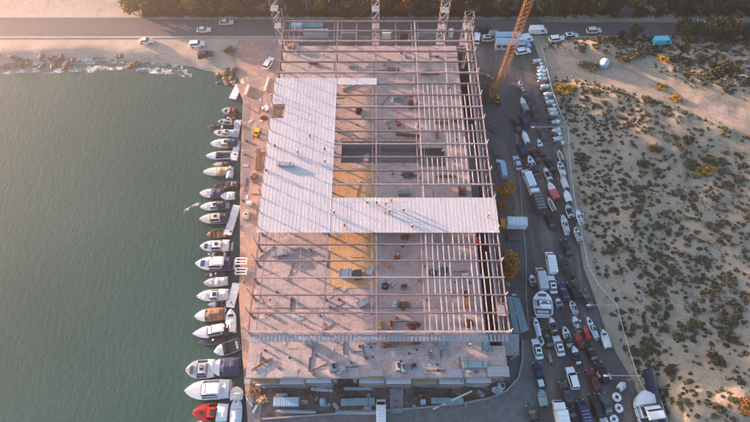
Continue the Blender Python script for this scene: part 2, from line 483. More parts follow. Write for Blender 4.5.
yl = [Vector((24.0, p.y, 0)) for p in FENCE]
mb = ribbon(yl, FENCE, 0.010)
struct(mb, 'yard', M_yard)
mb = MB(); mb.sheet([(-24, QUAY[-1].y - 40), (24, QUAY[-1].y - 40), (24, 119), (-24, 119)], 0.006)
struct(mb, 'building_plot', ground_mat('plot_ground', [(0.13, 0.115, 0.11), (0.20, 0.17, 0.155), (0.085, 0.075, 0.075)], (0.25, 0.9), bump=0.5))

RL0, RL1 = P(-120, 20.5), P(870, 18)
mb = MB(); mb.sheet([(-900, 119.6), (900, 121.0), (900, 128.2), (-900, 127.2)], 0.02)
struct(mb, 'back_road', M_road)
mb = MB()
for k in range(-30, 30):
    for (ya, yb) in ((119.3, 119.45), (128.2, 128.35)):
        mb.box((k * 12 + 6, (ya + yb) / 2 + k * 0.01, 0.07), (11.9, 0.18, 0.14))
struct(mb, 'road_kerb', M_conc)
# sand track across the dunes, draped on the terrain
mb = MB()
prev = None
for i in range(121):
    t = i / 120
    x = TRK[0].x + (TRK[-1].x - TRK[0].x) * t
    y = float(np.interp(x, [p.x for p in TRK], [p.y for p in TRK]))
    w = 2.8 + 1.4 * float(vnoise(x * 0.15, 2.0)) + 2.2 * t
    row = [(x - 0.3 * w * s, y + w * s, float(hfun(x - 0.3 * w * s, y + w * s)) + 0.05) for s in (-1, -0.6, -0.2, 0.2, 0.6, 1)]
    o = len(mb.v); mb.v.extend(row)
    if prev is not None:
        for k in range(5): mb.f.append((prev + k, o + k, o + k + 1, prev + k + 1))
    prev = o
struct(mb, 'sand_track', M_track)

# front access road, a curved concrete sweep
ctr = [P(522, 340), P(522, 360), P(518, 378), P(506, 391), P(490, 398), P(465, 403), P(430, 407), P(380, 411), P(320, 415), P(262, 419)]
outr = [P(540, 340), P(541, 362), P(540, 385), P(538, 410), P(530, 440), P(470, 460), P(430, 470), P(380, 480), P(320, 480), P(240, 480)]
mb = ribbon(ctr, outr, 0.018)
struct(mb, 'access_road', ground_mat('access_concrete', [(0.155, 0.15, 0.155), (0.19, 0.18, 0.18), (0.12, 0.115, 0.12)], (0.2, 0.7), bump=0.1))
mb = MB()
for i in range(len(ctr) - 1):
    mb.bar((ctr[i].x, ctr[i].y, 0.3), (ctr[i + 1].x, ctr[i + 1].y, 0.3), 0.35, 0.6)
ck = mb.build('kerb_wall', M_wall); tag(ck, 'low curved concrete kerb wall round the front corner of the site', 'kerb')

# ------------------------------------------------------------------ the unfinished building
SLAB_Z = 8.5; TOP_Z = 12.3
XL = [-25.7, -10.5, 0.3, 11.2, 27.2]
Y0, DY, NF = 25.1, 3.83, 24
YK = [Y0 + DY * k for k in range(NF)]
FY = P(375, 377, SLAB_Z).y
BY = P(375, 46, SLAB_Z).y
bld = thing('unfinished_building', (0, (FY + BY) / 2, 0), 'long unfinished steel framed building with partly laid white roof beside the quay', 'building')
OB = Vector((0, -(FY + BY) / 2, 0))
def bpart(mb_, name, m, parent=None):
    mb_.v = [(p[0], p[1] + OB.y, p[2]) for p in mb_.v]
    return mb_.build(name, m, parent or bld)
# floor slab with a stair void
va, vb = P(337, 163, SLAB_Z), P(420, 141, SLAB_Z)
vx0, vy0, vx1, vy1 = va.x + 1, va.y, 11.0, vb.y
SXR = 23.2
mb = MB()
zc, zt = SLAB_Z - 0.25, 0.5
def slab_rect(x0, x1, y0, y1): mb.box(((x0 + x1) / 2, (y0 + y1) / 2, zc), (x1 - x0, y1 - y0, zt))
slab_rect(-26.0, vx0, FY, BY)
slab_rect(vx0, vx1, FY, vy0)
slab_rect(vx0, vx1, vy1, BY)
slab_rect(vx1, SXR, FY, vy0 - 1.0)
slab_rect(vx1, SXR, vy1 - 2.0, BY)
slab_rect(17.5, SXR, vy0 - 1.0, vy1 - 2.0)
slab_rect(SXR, 26.8, FY, 23.0)
bpart(mb, 'floor_slab', M_slab)
# lower storey: walls all round and the floor seen through the void
mb = MB()
mb.box((-25.85, (FY + BY) / 2, (SLAB_Z - 0.5) / 2), (0.3, BY - FY - 0.6, SLAB_Z - 0.5))
mb.box((26.6, (FY + BY) / 2, (SLAB_Z - 0.5) / 2), (0.3, BY - FY - 0.6, SLAB_Z - 0.5))
mb.box((0, BY - 0.2, (SLAB_Z - 0.5) / 2), (51, 0.3, SLAB_Z - 0.5))
bpart(mb, 'lower_wall', M_wall)
mb = MB(); mb.box((7, vy0 + 3, 4.4), (38, 24, 0.3)); mb.box((vx0 + 10, vy1 - 0.4, 6.2), (20, 0.3, 3.2))
bpart(mb, 'lower_floor', M_wall)
# void railings
mb = MB()
for yv in (vy0 - 0.15, vy1 + 0.15):
    for zz in (0.5, 1.05): mb.bar((vx0, yv, SLAB_Z + zz), (vx1, yv, SLAB_Z + zz), 0.07, 0.07)
    for k in range(15):
        x = vx0 + (vx1 - vx0) * k / 14
        mb.bar((x, yv, SLAB_Z), (x, yv, SLAB_Z + 1.1), 0.07, 0.07)
bpart(mb, 'railing', M_brown)
mb = MB()
for k in range(12):
    mb.box((vx0 + 2 + k * 0.42, vy0 + 1.7, 4.7 + k * 0.33), (0.5, 2.2, 0.18))
bpart(mb, 'stair', M_conc)
# front elevation: piers and dark openings under the slab
for k in range(13):
    x = -25.2 + k * 4.2
    mb = MB(); mb.box((x, FY + 0.4, (SLAB_Z - 0.5) / 2), (0.7, 0.7, SLAB_Z - 0.5)); bpart(mb, 'pier', M_wall)
mb = MB(); mb.box((0, FY + 3.5, 3.9), (51, 0.3, 7.8)); bpart(mb, 'front_wall', M_wall)
mb = MB(); mb.box((0, FY - 0.12, SLAB_Z - 0.35), (52.2, 0.22, 0.9)); bpart(mb, 'edge_beam', M_conc)
# pour joints raised by a hair, as timber battens
for yy in (31, 62, 85):
    mb = MB(); mb.box((-1.4, yy, SLAB_Z + 0.03), (49, 0.10, 0.06)); bpart(mb, 'joint_batten', M_brown)
# sand fill on parts of the floor
def px_rect(u0, u1, v0, v1, z):
    a, c = P(u0, v1, z), P(u1, v0, z)
    b_ = P(u1, v1, z); d = P(u0, v0, z)
    return [(a.x, a.y), (b_.x, b_.y), (c.x, c.y), (d.x, d.y)]
for (u0, u1, v0, v1) in ((337, 375.5, 88, 139), (335, 375.5, 166, 198), (330, 376, 231, 288)):
    pts = px_rect(u0, u1, v0, v1, SLAB_Z)
    ed = []
    for i in range(4):
        a = Vector(pts[i]); c = Vector(pts[(i + 1) % 4])
        for k in range(14):
            q = a.lerp(c, k / 14); ed.append((q.x + rnd.uniform(-.35, .35), q.y + rnd.uniform(-.35, .35)))
    mb = MB(); mb.poly(ed, SLAB_Z + 0.004, SLAB_Z + 0.05); bpart(mb, 'sand_fill', M_pinkfill if v0 == 88 else M_sandfill)

def ibeam(mb_, p, q, w, h):
    """an I section: two flanges and a web"""
    p = Vector(p); q = Vector(q)
    up = Vector((0, 0, 1))
    tf = 0.05
    mb_.bar(p + up * (h / 2 - tf / 2), q + up * (h / 2 - tf / 2), w, tf)
    mb_.bar(p - up * (h / 2 - tf / 2), q - up * (h / 2 - tf / 2), w, tf)
    mb_.bar(p, q, 0.06, h - 2 * tf - 0.002)
# columns: outer lines every frame, inner lines every second frame
for ci, x in enumerate(XL):
    for k in range(NF):
        if ci in (1, 2, 3) and k % 2: continue
        if YK[k] > BY + 0.5: zb = 0.0
        else: zb = SLAB_Z
        top = TOP_Z - 0.55
        mb = MB()
        for (dx, dy, wx, wy) in ((-0.15, 0, 0.05, 0.34), (0.15, 0, 0.05, 0.34), (0, 0, 0.248, 0.06)):
            mb.box((x + dx, YK[k] + dy, (zb + top) / 2), (wx, wy, top - zb))
        mb.box((x, YK[k], zb + 0.03), (0.6, 0.6, 0.06))
        bpart(mb, 'column', M_steel)
# main cross beams, one per frame
for k in range(NF):
    mb = MB(); ibeam(mb, (XL[0] - 0.4, YK[k], TOP_Z - 0.27), (XL[4] + 0.4, YK[k], TOP_Z - 0.27), 0.25, 0.5)
    bpart(mb, 'cross_beam', M_steel if k % 3 else M_steel2)
# longitudinal girders, a hand's breadth lower than the beams' top flange
for ci, x in enumerate(XL):
    w = 0.26 if ci in (0, 4) else 0.32
    mb = MB(); ibeam(mb, (x, YK[0] + 0.2, TOP_Z - 0.30), (x, YK[-1] - 0.2, TOP_Z - 0.30), w, 0.44)
    bpart(mb, 'girder', M_steel2 if ci in (3, 4) else M_steel)
# second edge lines
mb = MB(); mb.bar((25.2, YK[0] + 0.2, TOP_Z - 0.32), (25.2, YK[-1] - 0.2, TOP_Z - 0.32), 0.2, 0.3); bpart(mb, 'edge_girder', M_steel2)
mb = MB(); mb.bar((-24.0, YK[0] + 0.2, TOP_Z - 0.34), (-24.0, YK[-1] - 0.2, TOP_Z - 0.34), 0.14, 0.2); bpart(mb, 'edge_girder', M_steel)
# thin purlins: pairs beside the girders and in the left and middle bays
for x, k0, k1 in ((-22.6, 0, 23), (-21.2, 0, 23), (-11.4, 0, 23), (-9.6, 0, 6), (-9.4, 9, 23), (-0.7, 0, 6), (-0.6, 9, 23), (1.2, 0, 6), (1.2, 9, 23), (10.2, 0, 6), (10.2, 9, 23), (12.0, 0, 23), (-16.2, 0, 5), (5.8, 17, 23), (19.2, 17, 23), (-5.2, 17, 23), (26.2, 0, 23)):
    mb = MB(); mb.bar((x, YK[k0] + 0.2, TOP_Z - 0.33), (x, YK[k1] - 0.2, TOP_Z - 0.33), 0.10, 0.18); bpart(mb, 'purlin', M_steel2)
# roof joists in the right-hand bay, each length between two beams a part of its own
jx = [12.6 + i * 1.17 for i in range(11)]
pieces = []
for k in range(NF - 1):
    if 5.8 <= k <= 8 or k >= 17: continue                  # under the deck / not yet laid
    for i, x in enumerate(jx):
        r_ = random.Random(k * 31 + i * 7)
        if k in (12, 11) and i < 5: continue
        if k == 3 and 3 < i < 7: continue
        if r_.random() < 0.06: continue
        y0 = YK[k] + 0.2; y1 = YK[k + 1] - 0.2
        if r_.random() < 0.08: y1 = y0 + (y1 - y0) * 0.55
        xj = x + r_.uniform(-.08, .08)
        pieces.append(((xj, y0, TOP_Z - 0.2), (xj + r_.uniform(-.06, .06), y1, TOP_Z - 0.2)))
for p_, q_ in pieces[:100]:
    mb = MB(); mb.bar(p_, q_, 0.19, 0.26); bpart(mb, 'roof_joist', M_joist)
mb = MB()
for p_, q_ in pieces[100:]: mb.bar(p_, q_, 0.19, 0.26)
tag(bpart(mb, 'far_roof_joists', M_joist), kind='stuff')
# trimmer beams in the middle of the right-hand bay
for (k0, k1, x) in ((11, 13, 17.8), (14, 16, 17.4), (17, 19, 19.0)):
    mb = MB()
    ibeam(mb, (x, YK[k0] + 0.2, TOP_Z - 0.31), (x, YK[k1] - 0.2, TOP_Z - 0.31), 0.36, 0.4)
    bpart(mb, 'trimmer', M_steel2)
# round bars bracing the frame in plan
for k in (0, 1, 2, 17, 20):
    mb = MB(); mb.tube((XL[1], YK[k], TOP_Z - 0.5), (XL[2], YK[k + 1], TOP_Z - 0.5), 0.05, 5); bpart(mb, 'plan_brace', M_steel)
for k in (14, 15, 3, 4, 21):
    mb = MB(); mb.tube((XL[0], YK[k], TOP_Z - 0.5), (XL[1], YK[k + 1], TOP_Z - 0.5), 0.05, 5); bpart(mb, 'plan_brace', M_steel)
# upstand posts along both edges
for k in range(NF):
    for x in (XL[0] - 0.2, XL[4] + 0.2):
        if x > 0 and k % 2: continue
        hgt = 3.4 + 0.4 * ((k * 7) % 3) if x < 0 else 1.6
        mb = MB(); mb.box((x, YK[k], TOP_Z + hgt / 2), (0.2, 0.2, hgt)); bpart(mb, 'edge_post', M_steel2)
mb = MB()
for y in (Y0 - 0.3,):
    mb.bar((XL[0] - 0.4, y, TOP_Z + 0.5), (XL[4] + 0.4, y, TOP_Z + 0.5), 0.16, 0.14)
    mb.bar((XL[0] - 0.4, y, TOP_Z - 0.9), (XL[4] + 0.4, y, TOP_Z - 0.9), 0.16, 0.14)
    n = 44
    for k in range(n):
        xa = XL[0] + (XL[4] - XL[0]) * k / n; xb = XL[0] + (XL[4] - XL[0]) * (k + 1) / n
        mb.bar((xa, y, TOP_Z - 0.9 if k % 2 else TOP_Z + 0.5), (xb, y, TOP_Z + 0.5 if k % 2 else TOP_Z - 0.9), 0.07, 0.07)
bpart(mb, 'front_truss', M_steel2)
mb = MB()
for k in range(66): mb.box((XL[0] + .4 + k * .8, Y0 - 1.15, TOP_Z - 1.0), (.6, 1.4, .05), rnd.uniform(-.03, .03))
mb.bar((XL[0], Y0 - 0.5, TOP_Z - 1.08), (XL[4], Y0 - 0.5, TOP_Z - 1.08), .1, .1); mb.bar((XL[0], Y0 - 1.8, TOP_Z - 1.08), (XL[4], Y0 - 1.8, TOP_Z - 1.08), .1, .1)
bpart(mb, 'front_walkway', M_galv)
# white ribbed roof deck, real ribs running along the building
def deck_piece(x0, x1, y0, y1):
    m_ = MB(); pitch = 0.86
    z = TOP_Z + 0.05
    prof = []
    x = x0
    while x < x1 - 0.01:
        e = min(x + pitch, x1)
        prof += [(x, z), (min(x + pitch - 0.14, e), z), (min(x + pitch - 0.11, e), z + 0.016), (min(x + pitch - 0.03, e), z + 0.016)]
        x += pitch
    prof += [(x1, z)]
    n = len(prof)
    # sheets lap every few metres
    ya = y0; step = 7.6; lift = 0
    while ya < y1 - 0.01:
        yb = min(ya + step, y1)
        base = len(m_.v)
        m_.v += [(p[0], ya, p[1] + 0.012) for p in prof] + [(p[0], yb + (0.12 if yb < y1 else 0), p[1]) for p in prof]
        m_.f += [(base + i, base + i + 1, base + n + i + 1, base + n + i) for i in range(n - 1)]
        m_.v += [(x0, ya, z - 0.05), (x1, ya, z - 0.05), (x1, yb, z - 0.05), (x0, yb, z - 0.05)]
        q = len(m_.v) - 4; m_.f.append((q + 3, q + 2, q + 1, q))
        m_.f.append((base, base + n, q + 3, q)); m_.f.append((base + n - 1, q + 1, q + 2, base + 2 * n - 1))
        m_.f.append(tuple([q, q + 1] + [base + i for i in range(n - 1, -1, -1)]))
        m_.f.append(tuple([q + 3] + [base + n + i for i in range(n)] + [q + 2]))
        ya = yb
    return m_
DZ = TOP_Z + 0.1
dy0 = P(375, 232.5, DZ).y; dyL = P(375, 197.5, DZ).y; dy1 = P(375, 78, DZ).y; dyc = P(375, 84.5, DZ).y
n0 = P(270, 118, DZ).y; n1_ = P(270, 104, DZ).y
for (a, b_, c, d) in ((-22.9, -9.9, dy0, dy1), (-26.3, -22.91, dy0, n0), (-26.3, -22.91, n1_, dy1), (-9.89, 27.7, dy0, dyL), (-9.89, 0.5, dyc, dy1)):
    bpart(deck_piece(a, b_, c, d), 'roof_deck', M_deck)
# rough timber infill in the notch
mb = MB()
for k in range(14): mb.box((-24.6 + rnd.uniform(-.3, .3), n0 + 0.2 + k * (n1_ - n0 - .4) / 13, TOP_Z - 0.05 + 0.02 * (k % 3)), (2.8 + rnd.uniform(-.6, .3), 0.22, 0.08), rnd.uniform(-.08, .08))
bpart(mb, 'timber_infill', M_brown)
# flat corner landing at the right front
la = px_rect(497, 519, 334, 355, 6.0)
mb = MB(); mb.poly([(26.85, la[0][1]), (la[1][0], la[1][1]), (la[2][0], la[2][1]), (26.85, la[3][1])], 5.6, 6.0)
bpart(mb, 'corner_landing', M_conc)
mb = MB()
for q in (la[1], la[2]): mb.box((q[0] - .4, q[1] + (0.4 if q is la[1] else -0.4), 2.8), (0.5, 0.5, 5.59))
bpart(mb, 'landing_post', M_wall)
bpy.context.view_layer.update()
#--PART2--
# ------------------------------------------------------------------ boats
def quad_on(mb_, q, m, t=0.03):
    """an inset pane standing proud of the quad q (4 points, outward order)"""
    q = [Vector(p) for p in q]
    c = sum(q, Vector()) / 4
    n = (q[1] - q[0]).cross(q[3] - q[0]).normalized()
    qq = [p.lerp(c, m) for p in q]
    lo = [p + n * 0.004 for p in qq]; hi = [p + n * t for p in qq]
    mb_.add(lo + hi, [(4, 5, 6, 7), (0, 1, 5, 4), (1, 2, 6, 5), (2, 3, 7, 6), (3, 0, 4, 7)])

def frustum(x0, x1, tx0, tx1, w, tw, z0, z1):
    """plan rectangle x0..x1 by w at z0, tx0..tx1 by tw at z1; returns its 8 points"""
    return [Vector(p) for p in ((x0, -w, z0), (x1, -w, z0), (x1, w, z0), (x0, w, z0), (tx0, -tw, z1), (tx1, -tw, z1), (tx1, tw, z1), (tx0, tw, z1))]
FFACES = [(3, 2, 1, 0), (4, 5, 6, 7), (0, 1, 5, 4), (1, 2, 6, 5), (2, 3, 7, 6), (3, 0, 4, 7)]

def hw(t, B):
    w = B / 2 * (0.90 + 0.10 * min(1, t / 0.25))
    if t > 0.45: w *= max(0.0, 1 - ((t - 0.45) / 0.55) ** 3.0)
    return max(w, 0.02)

def make_boat(name, label, cat, loc, L, B, heading, style, hull=None, deck=None, cover=None, group=None, blunt=False):
    """x forward, origin at the waterline amidships"""
    hull = hull or M_white; deck = deck or M_white
    t_ = thing(name, loc, label, cat, heading, group)
    fb = 0.16 * B + 0.35; dr = 0.28
    floor = 0.22
    N = 13
    secs = []
    W = (lambda t: hw(t, B)) if not blunt else (lambda t: B / 2 * (1 - 0.25 * max(0, (t - .8) / .2) ** 2))
    sheer = lambda t: fb * (1 + 0.35 * t * t)
    X = lambda t: -L / 2 + L * t
    for i in range(N):
        t = i / (N - 1); w = W(t); zs = sheer(t); zk = -dr + (fb + dr) * max(0, (t - 0.82) / 0.18) ** 2 * 0.6
        iw = max(w - 0.13, 0.008); iw2 = max(w - 0.17, 0.006)
        xb = X(t) - 0.35 * max(0, t - 0.5)
        secs.append([(X(t), -w, zs), (xb, -w * 0.84, 0.05), (xb, 0, zk), (xb, w * 0.84, 0.05), (X(t), w, zs), (X(t) - .01, iw, zs + 0.02), (X(t) - .02, iw2, min(floor, zs - .1)), (X(t) - .02, -iw2, min(floor, zs - .1)), (X(t) - .01, -iw, zs + 0.02)])
    MB().loft(secs).build('hull', hull, t_)
    # a darker rub rail round the sheer
    m_ = MB()
    for sg in (-1, 1):
        for i in range(N - 1):
            a = (X(i / (N - 1)), sg * (W(i / (N - 1)) + 0.02), sheer(i / (N - 1)) - 0.06)
            b_ = (X((i + 1) / (N - 1)), sg * (W((i + 1) / (N - 1)) + 0.02), sheer((i + 1) / (N - 1)) - 0.06)
            m_.bar(a, b_, 0.05, 0.08)
    m_.build('rub_rail', M_dgrey if hull is not M_dgrey else M_grey, t_)
    # foredeck
    fd0 = {'cruiser': 0.56, 'yacht': 0.60, 'open': 0.66, 'covered': 0.55, 'skiff': 0.8, 'hardtop': 0.6}[style]
    secs = []
    for i in range(8):
        t = fd0 + (0.985 - fd0) * i / 7; w = max(W(t) - 0.10, 0.01); z = sheer(t) + 0.03
        secs.append([(X(t), -w, z), (X(t), -w * 0.4, z + 0.10), (X(t), w * 0.4, z + 0.10), (X(t), w, z), (X(t), w, z - 0.12), (X(t), -w, z - 0.12)])
    MB().loft(secs).build('foredeck', deck, t_)
    zs = sheer(fd0)
    br_ = random.Random(int(abs(loc[0]) * 97 + abs(loc[1]) * 131))
    if L > 4.2 and style != 'skiff' and br_.random() < .6:
        tp = fd0 + .16 if style in ('open', 'covered') else fd0 + .19
        MB().box((X(tp), 0, sheer(tp) + .16), (L * .11, W(tp) * 1.1, .07), 0, (.95, .9)).build('sun_pad', br_.choice((M_dgrey, M_navy, M_grey, M_cream, M_black)), t_)
    if style in ('cruiser', 'hardtop', 'yacht'):
        cx0, cx1 = X(0.34 if style == 'cruiser' else 0.26), X(fd0 + 0.10)
        w = W(0.5) * 0.74; hgt = {'cruiser': 0.75, 'hardtop': 1.25, 'yacht': 1.2}[style]
        q = frustum(cx0, cx1, cx0 + 0.25, cx1 - hgt * 0.95, w, w * 0.72, floor, zs + hgt)
        m_ = MB(); m_.add(q, FFACES); cab = m_.build('cabin', deck, t_)
        g = MB()
        quad_on(g, [q[1].lerp(q[5], .30), q[2].lerp(q[6], .30), q[6].lerp(q[2], .03), q[5].lerp(q[1], .03)], 0.04, 0.05)
        for (a, b_, c, d) in ((0, 1, 5, 4), (2, 3, 7, 6)):
            quad_on(g, [q[a].lerp(q[d], .50), q[b_].lerp(q[c], .50), q[c].lerp(q[b_], .06), q[d].lerp(q[a], .06)], 0.06, 0.05)
        g.build('window_glass', M_glass, cab)
        if style != 'cruiser':
            m_ = MB(); m_.box(((cx0 + cx1) / 2 - 0.5, 0, zs + hgt + 0.045), (0.8, w * 0.7, 0.08)); m_.build('roof_hatch', M_glass, cab)
        else:
            m_ = MB(); m_.box((X(fd0 + 0.2), 0, sheer(fd0 + .2) + 0.15), (0.7, 0.6, 0.06)); m_.build('deck_hatch', M_glass, t_)
            m_ = MB(); m_.box(((cx0 + cx1) / 2 - .55, 0, zs + hgt + 0.045), (0.9, w * .9, 0.07)); m_.build('roof_hatch', M_glass, cab)
        if style == 'yacht':
            q = frustum(cx0 - 0.6, cx1 - 1.6, cx0 - 0.4, cx1 - 2.2, w * 0.78, w * 0.7, zs + hgt + 0.01, zs + hgt + 0.75)
            m_ = MB(); m_.add(q, FFACES); fl = m_.build('flybridge', deck, t_)
            g = MB(); quad_on(g, [q[1].lerp(q[5], .3), q[2].lerp(q[6], .3), q[6].lerp(q[2], .05), q[5].lerp(q[1], .05)], 0.05); g.build('windscreen', M_glass, fl)
        if style == 'hardtop':
            m_ = MB(); m_.tube((cx0 + .6, 0, zs + hgt), (cx0 + .6, 0, zs + hgt + 1.3), 0.04); m_.box((cx0 + .6, 0, zs + hgt + 1.0), (0.5, 0.25, 0.2)); m_.build('radar_mast', M_grey, t_)
    else:
        if style == 'open':
            q = frustum(X(fd0) - 0.5, X(fd0) + 0.06, X(fd0) - 0.75, X(fd0) - 0.3, W(fd0) * 0.8, W(fd0) * 0.66, zs, zs + 0.45)
            g = MB(); g.add(q, FFACES); g.build('windscreen', M_glass, t_)
    aft0, aft1 = 0.03, (0.33 if style == 'cruiser' else 0.26 if style in ('yacht', 'hardtop') else fd0 - 0.02)
    if cover is not None:
        secs = []
        for i in range(9):
            t = aft0 + (aft1 - aft0) * i / 8; w = W(t) * 1.01; z = sheer(t)
            k = 0.35 + 0.18 * math.sin(i * 2.4) ** 2 + (0.25 if style == 'covered' else 0.45) * math.sin(PI * min(1, (i + 1) / 9))
            secs.append([(X(t), -w, z + .03), (X(t), -w * 0.55, z + k * 0.7), (X(t), 0, z + k), (X(t), w * 0.55, z + k * 0.7), (X(t), w, z + .03), (X(t), 0, z - 0.02)])
        cv = MB().loft(secs).build('canvas_cover', cover, t_)
        m_ = MB()
        for i in (2, 4, 6):
            for a in range(4): m_.bar(Vector(secs[i][a]) + Vector((0, 0, .012)), Vector(secs[i][a + 1]) + Vector((0, 0, .012)), 0.035, 0.03)
        m_.build('cover_strap', M_dgrey if cover in (M_navy, M_black, M_dgrey, M_maroon, M_red, M_pink) else M_grey, cv)
    else:
        m_ = MB(); x0_, x1_ = X(aft0) + 0.1, X(aft1)
        m_.box(((x0_ + x1_) / 2, 0, floor + 0.03), (x1_ - x0_, W(0.1) * 2 - 0.42, 0.05)); m_.build('cockpit_sole', M_teak if style in ('cruiser', 'skiff') else M_dgrey, t_)
        if style == 'skiff':
            for f in (0.25, 0.5, 0.7):
                MB().box((X(f), 0, fb - 0.12), (0.28, W(f) * 2 - 0.3, 0.05)).build('bench', M_timber, t_)
        else:
            MB().box((X(aft0) + 0.55, 0, floor + 0.28), (0.55, W(0.1) * 1.3, 0.42)).build('aft_bench', M_white if deck is not M_white else M_grey, t_)
            if style == 'open':
                for sg in (-1, 1):
                    s_ = MB(); s_.box((X(fd0) - 1.3, sg * W(.5) * .45, floor + 0.28), (0.5, 0.5, 0.42)); s_.box((X(fd0) - 1.58, sg * W(.5) * .45, floor + 0.62), (0.12, 0.5, 0.5), 0)
                    s_.build('helm_seat', M_dgrey, t_)
    if style in ('open', 'skiff', 'covered'):
        m_ = MB(); m_.box((-L / 2 - 0.25, 0, fb + 0.1), (0.42, 0.36, 0.5), 0, (0.75, 0.8)); m_.box((-L / 2 - 0.27, 0, fb - 0.4), (0.16, 0.14, 0.7)); m_.build('outboard_motor', M_black, t_)
    else:
        m_ = MB(); m_.box((-L / 2 - 0.30, 0, 0.12), (0.6, B * 0.72, 0.08)); m_.build('swim_platform', M_teak if rnd.random() < .5 else M_grey, t_)
    # bow rail
    m_ = MB()
    for sg in (-1, 1):
        pr = None
        for i in range(6):
            t = fd0 + 0.06 + (0.97 - fd0 - 0.06) * i / 5
            p = Vector((X(t), sg * max(W(t) - 0.12, 0.02), sheer(t) + 0.03)); q = p + Vector((0, 0, 0.42))
            m_.tube(p, q, 0.018, 4)
            if pr is not None: m_.tube(pr, q, 0.02, 4)
            pr = q
    m_.build('bow_rail', M_galv, t_)
    # fenders along the sides
    for f in (0.3, 0.55):
        m_ = MB(); y = W(f) + 0.12
        m_.tube((X(f), y, 0.12), (X(f), y, sheer(f) - 0.12), 0.11, 6); m_.build('fender', M_navy if hull is not M_navy else M_white, t_)
    return t_

TAKEN = []
def _corners(x, y, L, W, a):
    ca, sa = math.cos(a), math.sin(a)
    return [(x + dx * ca - dy * sa, y + dx * sa + dy * ca) for dx, dy in ((-L / 2, -W / 2), (L / 2, -W / 2), (L / 2, W / 2), (-L / 2, W / 2))]
def _hit(A, B):
    for P_, Q_ in ((A, B), (B, A)):
        for i in range(2):
            ax = (P_[i + 1][0] - P_[i][0], P_[i + 1][1] - P_[i][1])
            pa = [p[0] * ax[0] + p[1] * ax[1] for p in P_]; pb = [p[0] * ax[0] + p[1] * ax[1] for p in Q_]
            if max(pa) < min(pb) or max(pb) < min(pa): return False
    return True
def free_spot(p, L, W, a, taken=None, far=9):
    """the nearest free place to p, or None"""
    taken = TAKEN if taken is None else taken
    ca, sa = math.cos(a), math.sin(a)
    opts = sorted([(abs(f) + 1.2 * abs(g), f, g) for f in [k * .4 for k in range(-far, far + 1)] for g in [k * .3 for k in range(-7, 8)]])
    for _, f, g in opts:
        x, y = p.x + f * ca - g * sa, p.y + f * sa + g * ca
        c = _corners(x, y, L, W, a)
        if not any(_hit(c, t) for t in taken):
            taken.append(c); return Vector((x, y, p.z))
    return None

PG = 'boats moored along the quay'
AFLOAT = []
